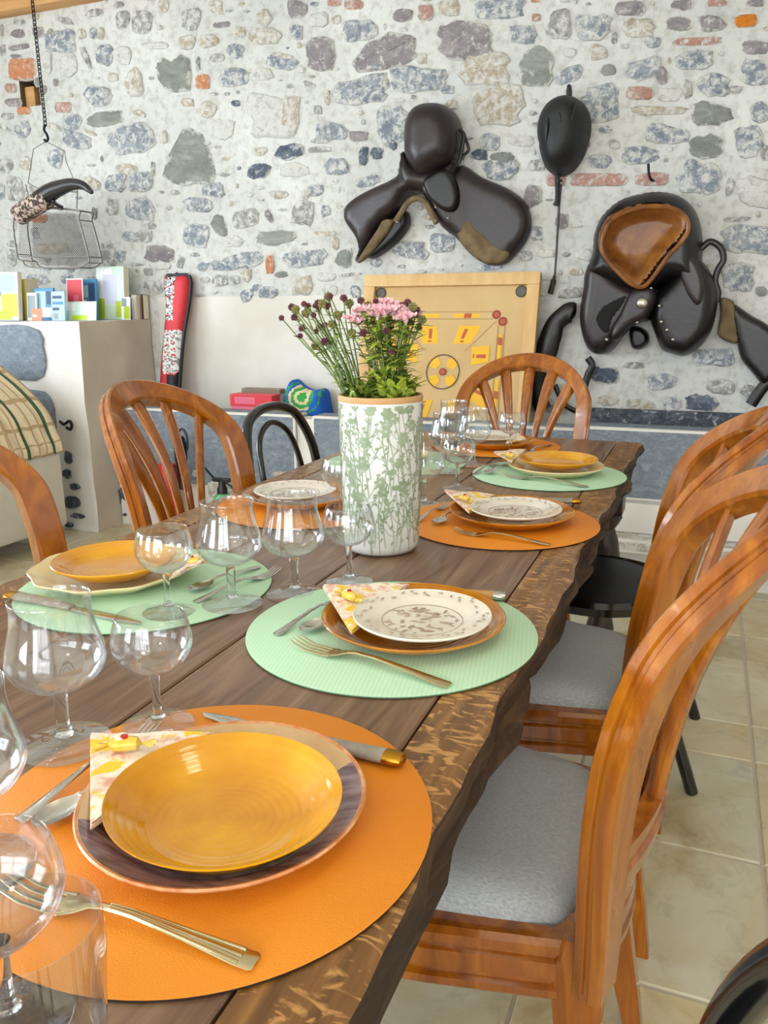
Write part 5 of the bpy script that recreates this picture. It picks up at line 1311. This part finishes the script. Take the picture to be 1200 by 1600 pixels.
t = thing('riding_crop', 'thin riding crop hanging straight down below the black hat', 'riding crop', (0, 0, 0))
P = [at_y(u, v, WY-.03) for u, v in c3([(340, 712), (338, 760), (326, 900), (312, 1150), (297, 1385)])]
bm = B(); tube(bm, smooth_path(P, 5), [.007-.0022*i/20 for i in range(21)], 8); obj('shaft', bm, 'leather_dark', t)
P = [at_y(u, v, WY-.03) for u, v in c3([(297, 1380), (282, 1440), (264, 1508)])]; bm = B(); tube(bm, smooth_path(P, 5), [.008]*3+[.013]*8, 8); obj('tip', bm, 'leather_black', t)
p = at_y(*c3([(339, 738)])[0], WY-.032); bm = B(); bmesh.ops.create_uvsphere(bm, u_segments=10, v_segments=8, radius=.010, matrix=Matrix.Translation(p)); obj('collar', bm, 'nail_metal', t)
# iron hooks
t = thing('wall_hook', 'black iron hook driven in the wall above the old saddle', 'hook', (0, 0, 0))
P = [at_y(1013, 256, WY-.055), at_y(1014, 272, WY-.055), at_y(1018, 281, WY-.05), at_y(1024, 283, WY+.03)]
bm = B(); tube(bm, smooth_path(P, 5), .0055, 8); obj('hook_rod', bm, 'iron_black', t)
t = thing('pier_hook', 'small black iron hook on the white pier beside the plaid throw', 'hook', (0, 0, 0))
P = [at_y(94, 659, PY-.02), at_y(100, 663, PY-.045), at_y(108, 658, PY-.05), at_y(112, 664, PY-.05), at_y(110, 671, PY-.05), at_y(104, 668, PY-.045)]
bm = B(); tube(bm, smooth_path(P, 5), .008, 8); tube(bm, [at_y(97, 661, PY-.03), at_y(99, 662, PY+.02)], .007, 8); obj('hook_rod', bm, 'iron_black', t)
# ------------------------------------------------------------------ wire basket on its chain
BYY = 3.62
t = thing('hanging_chain', 'dark iron chain with a hook hanging from the ceiling beside the wood block', 'chain', (0, 0, 0))
top = at_y(46, -40, BYY); hk = at_y(71, 196, BYY); bm = B()
n = 34; d = hk-top
for i in range(n):
    c = top+d*((i+.5)/n); L = d.length/n*.74; ax = d.normalized(); s = (Vector((0, 1, 0)) if i % 2 else Vector((1, 0, 0))); s = (s-ax*s.dot(ax)).normalized()
    tube(bm, [c+ax*(L*math.cos(q))+s*(.0085*math.sin(q)) for q in [2*PI*k/12 for k in range(12)]], .0026, 5, closed=True)
obj('chain_links', bm, 'iron_black', t)
bm = B(); tube(bm, [top-d.normalized()*.0, Vector((top.x, top.y, ZC))], .004, 6); obj('chain_top', bm, 'iron_black', t)
bm = B(); P = [at_y(u, v, BYY) for u, v in ((70, 194), (69, 203), (73, 210), (75, 217), (72, 221), (69, 218))]; tube(bm, smooth_path(P, 5), .0065, 8); obj('hook', bm, 'iron_black', t)
t = thing('wire_basket', 'tapered wire mesh basket hanging from the chain over the books', 'basket', (0, 0, 0))
def bp(u, v, y): p = at_y(u, v, BYY); return Vector((p.x, BYY+y, p.z))
fr = [(39, 330), (128, 330), (134, 345), (149, 402), (146, 411), (130, 418), (60, 418), (46, 408), (38, 398)]
for y in (-.05, .05):
    bm = B(); tube(bm, smooth_path([bp(u, v, y) for u, v in fr], 5, True), .0042, 6, closed=True); obj('frame_wire', bm, 'wire_steel', t)
bm = B(); tube(bm, [bp(39, 401, -.05), bp(90, 403, -.055), bp(148, 402, -.05)], .0028, 6); tube(bm, [bp(39, 401, .05), bp(148, 402, .05)], .0028, 6); obj('frame_wire', bm, 'wire_steel', t)
bm = B()
for u, v in fr: tube(bm, [bp(u, v, -.05), bp(u, v, .05)], .0025, 5)
obj('cross_wire', bm, 'wire_steel', t)
bm = B()
ip = [(40, 332), (127, 332), (133, 346), (147, 402), (144, 410), (130, 416), (60, 416), (48, 407), (40, 398)]
def seg_in(a, b):
    res = []; N = 60; cur = None
    for i in range(N+1):
        q = (a[0]+(b[0]-a[0])*i/N, a[1]+(b[1]-a[1])*i/N)
        if in_poly(q, ip): cur = (cur[0], q) if cur else (q, q)
        elif cur:
            res.append(cur); cur = None
    if cur: res.append(cur)
    return [r for r in res if r[0] != r[1]]
for y in (-.05, .05):
    for k in range(-30, 60):
        x0 = 40+k*3.6
        for a, b in (((x0, 325), (x0+95, 420)), ((x0+60, 325), (x0-35, 420))):
            for p, q in seg_in(a, b): tube(bm, [bp(*p, y), bp(*q, y)], .0009, 3, cap=False)
obj('wire_mesh', bm, 'wire_steel', t)
bm = B(); tube(bm, [bp(u, v, 0) for u, v in ((44, 286), (51, 240), (52, 233), (72, 221), (101, 236), (103, 252), (117, 285), (121, 298), (120, 326))], .0022, 6); tube(bm, [bp(44, 286, 0), bp(66, 298, 0), bp(120, 300, 0)], .0025, 6); tube(bm, [bp(40, 288, 0), bp(52, 332, 0)], .0022, 6); obj('handle', bm, 'wire_steel', t)
t = thing('powder_horn', 'curved black horn with a spotted sleeve lying across the wire basket', 'horn', (0, 0, 0))
HY = BYY-.112
P = smooth_path([at_y(u, v, HY) for u, v in ((64, 313), (78, 301), (95, 293), (113, 288), (130, 290), (144, 301))], 6)
N = len(P); bm = B(); tube(bm, P, [.042*(1-i/(N-1))**.8+.010 for i in range(N)], 14); obj('horn_body', bm, 'horn_black', t)
P = smooth_path([at_y(u, v, HY) for u, v in ((29, 337), (50, 323), (76, 308))], 5); bm = B(); tube(bm, P, [.050]+[.052]*(len(P)-2)+[.048], 16); obj('sleeve', bm, 'fur_spotted', t)
bm = B(); P = [at_y(80, 308, HY), at_y(84, 316, HY), at_y(91, 321, HY+.03), at_y(97, 324, BYY-.058)]; tube(bm, smooth_path(P, 5), .010, 8); obj('strap', bm, 'horn_black', t)

# ------------------------------------------------------------------ books and leaflets on the pier
def book(label, u0, v0, u1, v1, Y, depth, cover, patches=(), lean=0, cat='book', name='book', side=None):
    """upright book or card: cover faces the room, printed patches on the cover"""
    a, b = at_y(u0, v1, Y), at_y(u1, v1, Y); z0 = PZ+.002
    w, h = b.x-a.x, at_y(u0, v0, Y).z-z0
    t = thing(name, label, cat, ((a.x+b.x)/2, Y, z0), 0, 'books and leaflets on the pier'); t.rotation_euler = (math.radians(-lean), 0, 0)
    bm = B(); box(bm, -w/2, w/2, 0, depth, 0, h, bev=min(.003, depth*.3)); o = obj('cover', bm, [cover]+[p[4] for p in patches], t, smooth=False)
    me = o.data; bm = bmesh.new(); bm.from_mesh(me)
    for i, (x0, y0, x1, y1, m) in enumerate(patches):
        quad(bm, *[(-w/2+w*x, -.0006-.0001*i, h*y) for x, y in ((x0, y0), (x1, y0), (x1, y1), (x0, y1))], mi=i+1)
    bm.to_mesh(me); bm.free()
    if depth > .012:
        bm = B(); box(bm, -w/2+.004, w/2+.001, .003, depth-.003, .004, h-.004); obj('pages', bm, 'ink_cream', t, smooth=False)
    return t
rb = random.Random(8)
def blotch(n, cols): return [(x, y, min(.97, x+rb.uniform(.12, .4)), min(.97, y+rb.uniform(.08, .3)), rb.choice(cols)) for x, y in [(rb.uniform(.03, .7), rb.uniform(.05, .8)) for _ in range(n)]]
book('large book with a blue and yellow painted cover at the outer end of the pier', -22, 425, 30, 505, 3.44, .03, 'ink_lilac', [(0, .5, .5, .97, 'ink_blue'), (.1, .3, .45, .6, 'ink_navy'), (.5, .08, .98, .55, 'ink_yellow'), (.3, .6, .9, .95, 'ink_sky'), (.3, .02, .8, .2, 'ink_lime')], 6)
book('thin dark green book standing behind the lime spine', 31, 437, 36, 494, 3.52, .10, 'ink_green', [(0, 0, 1, .4, 'ink_navy')], 0)
book('narrow lime yellow book between the green book and the blue leaflets', 39, 436, 44, 494, 3.52, .10, 'ink_yellow', [], 0)
book('grey leaflet with dark photo next to the lime spine', 42, 457, 57, 495, 3.48, .012, 'ink_white', [(.1, .1, .9, .9, 'ink_grey')], 6, 'leaflet', 'leaflet')
book('blue leaflet with pale picture in the middle of the pier', 53, 450, 84, 495, 3.50, .012, 'ink_blue', [(.1, .25, .6, .9, 'ink_sky'), (.4, .1, .9, .4, 'ink_white'), (.65, .5, .95, .9, 'ink_navy')], 6, 'leaflet', 'leaflet')
book('small salmon card standing before the blue leaflets', 49, 482, 65, 496, 3.43, .003, 'ink_salmon', [(.1, .3, .5, .5, 'ink_cream')], 8, 'card', 'card')
book('white leaflet with blue lines between the blue leaflet and the red card', 80, 455, 101, 495, 3.47, .012, 'ink_sky', [(.1, .75, .8, .85, 'ink_navy'), (.1, .55, .9, .65, 'ink_blue'), (.1, .35, .6, .45, 'ink_navy'), (.2, .05, .5, .25, 'ink_grey')], 6, 'leaflet', 'leaflet')
book('white card with a large red square', 104, 435, 129, 474, 3.62, .006, 'ink_white', [(.04, .28, .96, .97, 'ink_red'), (.4, .42, .75, .6, 'ink_pink')], 4, 'card', 'card')
book('blue leaflet rack card behind the red square card', 126, 436, 152, 492, 3.68, .012, 'ink_blue', [(.1, .55, .5, .85, 'ink_sky'), (.1, .1, .4, .5, 'ink_white'), (.55, .1, .9, .9, 'ink_navy')], 4, 'leaflet', 'leaflet')
book('wide white leaflet below the red square card', 97, 471, 150, 499, 3.53, .006, 'ink_mint', [(.3, .02, .75, .28, 'ink_lime'), (.05, .5, .4, .9, 'ink_white')], 8, 'leaflet', 'leaflet')
book('large pale book with pastel swirl cover standing tallest on the pier', 151, 416, 194, 490, 3.73, .045, 'ink_mint', [(.05, .4, .6, .97, 'ink_white'), (.25, .3, .75, .85, 'ink_lilac'), (.02, .02, .3, .4, 'ink_lime'), (.7, .05, .97, .35, 'ink_lime'), (.35, .06, .7, .3, 'ink_mint')], 5)
book('small lime leaflet leaning at the foot of the pale book', 189, 464, 203, 490, 3.71, .004, 'ink_white', [(.3, .05, .95, .6, 'ink_lime'), (.05, .6, .6, .95, 'ink_grey')], 6, 'leaflet', 'leaflet')
book('white spiral notebook with black edge near the pier corner', 203, 461, 212, 490, 3.79, .04, 'ink_white', [(0, 0, .3, 1, 'ink_black')], 3)
book('plain brown book nearest the pier corner', 215, 460, 224, 490, 3.83, .05, 'ink_brown', [(.75, 0, 1, 1, 'ink_black')], 2)
# ------------------------------------------------------------------ long bag against the wall
t = thing('game_bag', 'long narrow red and black printed bag leaning on the plaster wall', 'bag', (0, 0, 0))
ob_ = [(259, 434), (274, 431), (297, 433), (296, 470), (288, 520), (284, 560), (280, 615), (278, 650), (252, 650), (253, 600), (256, 550), (261, 500), (262, 470)]
tl = lambda u, v: -.16*max(0, (v-431)/220)
def bagmat(u, v):
    s = (v-432)/218; e = min(u-256, 296-u)
    if v > 585 and u > 268: return 1
    if v < 500 and u < 280-(v-435)*.05 and u > 263: return (2, 3, 3, 2, 1, 3, 0)[int(3.5+3.4*math.sin(u*.55+v*.23)*math.cos(v*.19-u*.31))]
    if 515 < v < 583 and u > 262: return (3, 2, 3, 3, 2, 0, 3)[int(3.5+3.4*math.sin(u*.45-v*.33)*math.cos(v*.29+u*.2))]
    if 535 < v < 550 and u < 264: return 1
    return 0
bm = B(); pxwall(bm, ob_, WY-.02, .045, 9, back=.0, tilt=tl, step=3.2, mif=bagmat); obj('bag_body', bm, ['ink_red', 'ink_black', 'ink_grey', 'ink_white'], t, sharp=80)
bm = B(); P = [at_y(u, v, WY-.03) for u, v in resample(ob_, 3)]; P = [at_y(u, v, WY-.03+tl(0, v)) for u, v in resample(ob_, 3)]; tube(bm, P, .011, 6, closed=True); obj('binding', bm, 'ink_black', t)
bm = B(); tube(bm, smooth_path([at_y(u, v, WY-.02) for u, v in ((270, 433), (276, 427), (281, 433))], 4), .006, 6); obj('hanging_loop', bm, 'ink_black', t)
# ------------------------------------------------------------------ in the trough
def on_bed(u, v, Y): return at_y(u, v, Y)
t = thing('red_game_box', 'red and pink cardboard box in the trough beside the folded cloth bag', 'box', (0, 0, 0))
Yb = 3.63; a, b = at_y(362, 646, Yb), at_y(424, 618, Yb)
bm = B(); box(bm, a.x, b.x, Yb, Yb+.08, .402, b.z-.012, bev=.003); obj('box_body', bm, 'ink_pink', t, smooth=False)
bm = B(); box(bm, a.x-.004, b.x+.004, Yb-.004, Yb+.084, b.z-.06, b.z, bev=.003); quad(bm, *[(a.x+(b.x-a.x)*q, Yb-.0048, b.z-.06*r) for q, r in ((.1, .8), (.6, .8), (.6, .2), (.1, .2))], mi=1); obj('lid', bm, ['ink_red', 'ink_pink'], t, smooth=False)
t = thing('flat_game_box', 'flat cream cardboard box standing behind the red box in the trough', 'box', (0, 0, 0))
Yb = 3.82; a, b = at_y(380, 640, Yb), at_y(437, 609, Yb)
bm = B(); box(bm, a.x, b.x, Yb, Yb+.05, .402, b.z, bev=.003); quad(bm, *[(a.x+(b.x-a.x)*q, Yb-.001, b.z-.09*r) for q, r in ((.25, .8), (.8, .8), (.8, .35), (.25, .35))], mi=1); obj('box_body', bm, ['ink_cream', 'ink_lilac'], t, smooth=False)
bm = B(); box(bm, a.x-.003, b.x+.003, Yb-.003, Yb+.053, b.z-.022, b.z+.002, bev=.002); obj('lid', bm, 'ink_brown', t, smooth=False)
t = thing('cloth_bag', 'blue and green patterned cloth bag sagging in the trough behind the vase', 'bag', (0, 0, 0))
cb = [(444, 690), (445, 640), (447, 618), (455, 596), (463, 594), (474, 604), (488, 610), (505, 608), (512, 625), (514, 690)]
def cbm(u, v):
    r = math.hypot(u-481, (v-619))
    if 12 < r < 17 or (r < 7): return 1
    if r <= 12 or 17 <= r < 21: return 2 if u < 492 else 0
    if 24 < r < 27: return 1
    if u < 447: return 3 if (int(v/6)+int(u/5)) % 2 else 2
    return 0
bm = B(); pxwall(bm, cb, 3.80, .07, 14, back=.04, step=3.0, mif=cbm); obj('bag_body', bm, ['fabric_blue', 'fabric_green', 'fabric_cream', 'leaf_lime'], t, sharp=80)
# wooden game board leaning in the trough
S = .862; bt = at_y(570, 432, 3.84); bx = (at_y(570, 432, 3.82).x+at_y(845, 427, 3.82).x)/2; zt = at_y(700, 429, 3.83).z
zb = .405; lean = math.asin(min(.9, max(0.0, 0.19/S))); S = (zt-zb)/math.cos(lean)
t = thing('carrom_board', 'square wooden carrom game board with printed target, leaning on the wall in the trough', 'game board', (bx, WY-.055-math.sin(lean)*S, zb)); t.rotation_euler = (-lean, 0, 0)
W = at_y(845, 427, 3.82).x-at_y(570, 432, 3.82).x; fw = .058; hw = W/2
for x0, x1, z0, z1 in ((-hw, hw, S-fw, S), (-hw, hw, 0, fw), (-hw, -hw+fw, fw, S-fw), (hw-fw, hw, fw, S-fw)):
    bm = B(); box(bm, x0, x1, -.030, .012, z0, z1, bev=.004); obj('frame_bar', bm, 'board_frame', t)
bm = B(); box(bm, -hw+fw-.004, hw-fw+.004, -.006, .008, fw-.004, S-fw+.004)
cx, cz = -.0, S/2-.0; lay = [0]
def dq(pts, m):
    lay[0] += 1; f = bm.faces.new([bm.verts.new((cx+x, -.0062-.00004*lay[0], cz+z)) for x, z in pts]); f.material_index = m
def disc(x, z, r, m, n=28): dq([(x+r*math.cos(2*PI*k/n), z+r*math.sin(2*PI*k/n)) for k in range(n)], m)
def line(x0, z0, x1, z1, w, m):
    L = math.hypot(x1-x0, z1-z0); nx_, nz_ = -(z1-z0)/L*w/2, (x1-x0)/L*w/2
    dq([(x0+nx_, z0+nz_), (x1+nx_, z1+nz_), (x1-nx_, z1-nz_), (x0-nx_, z0-nz_)], m)
for q in range(4):
    c, s = [(1, 0), (0, 1), (-1, 0), (0, -1)][q]
    R_ = lambda x, z: (x*c-z*s, x*s+z*c)
    def rq(pts, m): dq([R_(*p) for p in pts], m)
    rq([(-.20, .262), (-.07, .262), (-.07, .285), (-.20, .285)], 1) if False else None
    for x0, x1 in ((-.18, -.04), (.03, .16)): rq([(x0, .258), (x1, .258), (x1, .276), (x0, .276)], 5)
    for x in (-.15, .10): rq([(x-.018, .256), (x+.018, .256), (x+.022, .278), (x-.014, .278)], 2)
    a_, b_ = R_(-.225, .285), R_(.225, .285); line(*a_, *b_, .003, 3); a_, b_ = R_(-.225, .252), R_(.225, .252); line(*a_, *b_, .003, 3)
    for x in (-.075, .085):
        k = .018 if x > 0 else -.012
        rq([(x-.045, .135), (x+.04, .135), (x+.05+k*2, .22), (x-.04+k, .22)], 1)
        rq([(x-.009, .158), (x+.006, .158), (x+.014+k*.6, .205), (x-.004+k*.6, .205)], 2); rq([(x-.012, .142), (x+.006, .142), (x+.006, .150), (x-.012, .150)], 2)
    for sx in (-1, 1):
        p = R_(sx*.240, .272); disc(*p, .021, 4); disc(*p, .012, 2)
    a_, b_ = R_(.10, .10), R_(.245, .245); line(*a_, *b_, .0025, 3)
    p = R_(.042, .042); disc(*p, .030, 1, 5)
n = 64; 
for r0, r1, m in ((.079, .0835, 3),):
    for i in range(n):
        a, b = 2*PI*i/n, 2*PI*(i+1)/n; dq([(r0*math.cos(a), r0*math.sin(a)), (r1*math.cos(a), r1*math.sin(a)), (r1*math.cos(b), r1*math.sin(b)), (r0*math.cos(b), r0*math.sin(b))], 6)
disc(0, 0, .018, 4); disc(0, 0, .011, 2)
bmesh.ops.recalc_face_normals(bm, faces=bm.faces[:])
pp_ = obj('playing_panel', bm, ['board_ply', 'print_yellow', 'print_red', 'print_line', 'print_dot', 'print_yellow', 'print_black'], t, smooth=False)
for sx in (-1, 1):
    for zz_ in (fw+.028, S-fw-.028):
        bm = B(); lathe(bm, [(0, 0), (.022, 0), (.022, .0015), (0, .0015)], 28); 
        lathe(bm, [(.022, 0), (.027, 0), (.027, .002), (.022, .002)], 28, 1, closed=True)
        bmesh.ops.rotate(bm, verts=bm.verts[:], cent=(0, 0, 0), matrix=Matrix.Rotation(PI/2, 3, 'X')); bmesh.ops.recalc_face_normals(bm, faces=bm.faces[:])
        obj('pocket', bm, ['pocket_grey', 'print_black'], pp_, loc=(sx*(hw-fw-.028), -.0085, zz_))
# ------------------------------------------------------------------ sprayers on the floor before the trough
p = at_y(348, 775, 3.36)
t = thing('spray_bottle', 'green plastic spray bottle with black nozzle on the floor before the trough', 'spray bottle', (p.x, 3.36, 0))
zt = at_y(348, 772, 3.36).z
bm = B(); lathe(bm, [(0, 0), (.055, 0), (.06, .01), (.06, zt*.75), (.05, zt*.92), (.03, zt), (.02, zt+.01), (0, zt+.01)], 24); obj('bottle', bm, 'plastic_green', t)
bm = B(); lathe(bm, [(0, zt), (.026, zt), (.026, zt+.03), (.018, zt+.045), (.018, zt+.075), (0, zt+.08)], 18); box(bm, -.05, .045, -.012, .012, zt+.062, zt+.082, bev=.004); tube(bm, [(.02, 0, zt+.06), (.05, 0, zt+.045), (.065, 0, zt+.03)], .006, 8); tr_ = obj('trigger_head', bm, 'plastic_black', t)
bm = B(); q = at_y(312, 722, 3.42)-Vector((p.x, 3.36, 0)); tube(bm, [(-.04, 0, zt+.072), q], .005, 8); obj('lance', bm, 'iron_black', tr_)
p = at_y(281, 725, 3.38); t = thing('pressure_sprayer', 'black-handled sprayer with red tank behind the splats of the orange chair', 'sprayer', (p.x, 3.38, 0))
z1 = at_y(281, 722, 3.38).z
bm = B(); lathe(bm, [(0, 0), (.05, 0), (.055, .012), (.055, z1*.8), (.045, z1*.96), (0, z1)], 24); bmesh.ops.translate(bm, verts=bm.verts[:], vec=(-.082, 0, 0)); obj('tank', bm, 'plastic_red', t)
bm = B(); lathe(bm, [(0, z1-.14), (.020, z1-.14), (.024, z1-.04), (.032, z1+.02), (.034, z1+.09), (.022, z1+.13), (0, z1+.14)], 16, cx=.01); 
bmesh.ops.recalc_face_normals(bm, faces=bm.faces[:]); pu_ = obj('pump', bm, 'plastic_black', t)
bm = B(); tube(bm, smooth_path([(.0, 0, z1+.11), (.012, 0, z1+.165), (.04, 0, z1+.165), (.055, 0, z1+.12), (.05, 0, z1+.07), (.03, 0, z1+.04)], 5), .006, 8); obj('handle', bm, 'plastic_black', pu_)
# ------------------------------------------------------------------ armchair with a throw
AY0, AY1 = 2.1, 3.08
X0 = -2.965
t = thing('armchair', 'white upholstered armchair seen behind the cut-off orange chair, covered by the plaid throw', 'armchair', (0, 0, 0))
prof = [(X0-.9, .10), (X0, .10), (X0+.012, .12), (X0+.010, .46), (X0-.015, .56), (X0-.06, .66), (X0-.17, .765), (X0-.33, .87), (X0-.42, .90), (X0-.5, .87), (X0-.55, .75), (X0-.58, .45), (X0-.9, .42)]
def extr(bm, prof, y0, y1, n=1, mi=0):
    rings = [[bm.verts.new((x, y0+(y1-y0)*k/n, z)) for x, z in prof] for k in range(n+1)]
    for a, b in zip(rings[:-1], rings[1:]):
        for i in range(len(prof)): bm.faces.new((a[i], a[(i+1) % len(prof)], b[(i+1) % len(prof)], b[i])).material_index = mi
    bm.faces.new(rings[0]); bm.faces.new(rings[-1][::-1])
bm = B(); extr(bm, prof, AY0, AY1); bmesh.ops.recalc_face_normals(bm, faces=bm.faces[:]); obj('back', bm, 'upholstery_white', t, sharp=50)
for x, y in ((X0-.06, AY0+.06), (X0-.06, AY1-.06), (X0-.8, AY0+.06), (X0-.8, AY1-.06)):
    bm = B(); box(bm, x-.025, x+.025, y-.025, y+.025, 0, .11, bev=.004); obj('leg', bm, 'oak_leg', t)
t = thing('plaid_throw', 'cream throw with dark green stripes draped over the white armchair', 'throw', (0, 0, 0))
bm = B(); top = [(X0+.022, .475), (X0+.020, .52), (X0-.003, .575), (X0-.048, .675), (X0-.16, .782), (X0-.325, .888), (X0-.42, .918), (X0-.515, .885), (X0-.57, .75), (X0-.59, .6)]
tp = [(p.x, p.z) for p in smooth_path([(a, 0, b) for a, b in top], 6)]; y0, y1 = AY0-.02, AY1+.02; ny = 100
cols = []
for k in range(ny+1):
    y = y0+(y1-y0)*k/ny; cols.append([bm.verts.new((x+.003*math.sin(k*.9+i*.15), y, z+.003*math.sin(k*.7+i*.2))) for i, (x, z) in enumerate(tp)])
for k in range(ny):
    y = y1-(y1-y0)*(k+.5)/ny; s = (y1-(y0+(y1-y0)*(k+.5)/ny))
    ph = s % .155; m = 1 if .055 < ph < .075 else (1 if False else (2 if (.0 < ph < .012 or .1 < ph < .112) else 0))
    for i in range(len(tp)-1):
        mm = m if m == 1 else (2 if (i % 7 == 0) else m)
        bm.faces.new((cols[k][i], cols[k+1][i], cols[k+1][i+1], cols[k][i+1])).material_index = mm
ob = obj('throw_cloth', bm, ['throw_cream', 'throw_green', 'throw_brown'], t, sharp=80)
sm = ob.modifiers.new('thickness', 'SOLIDIFY'); sm.thickness = .006; sm.offset = -1
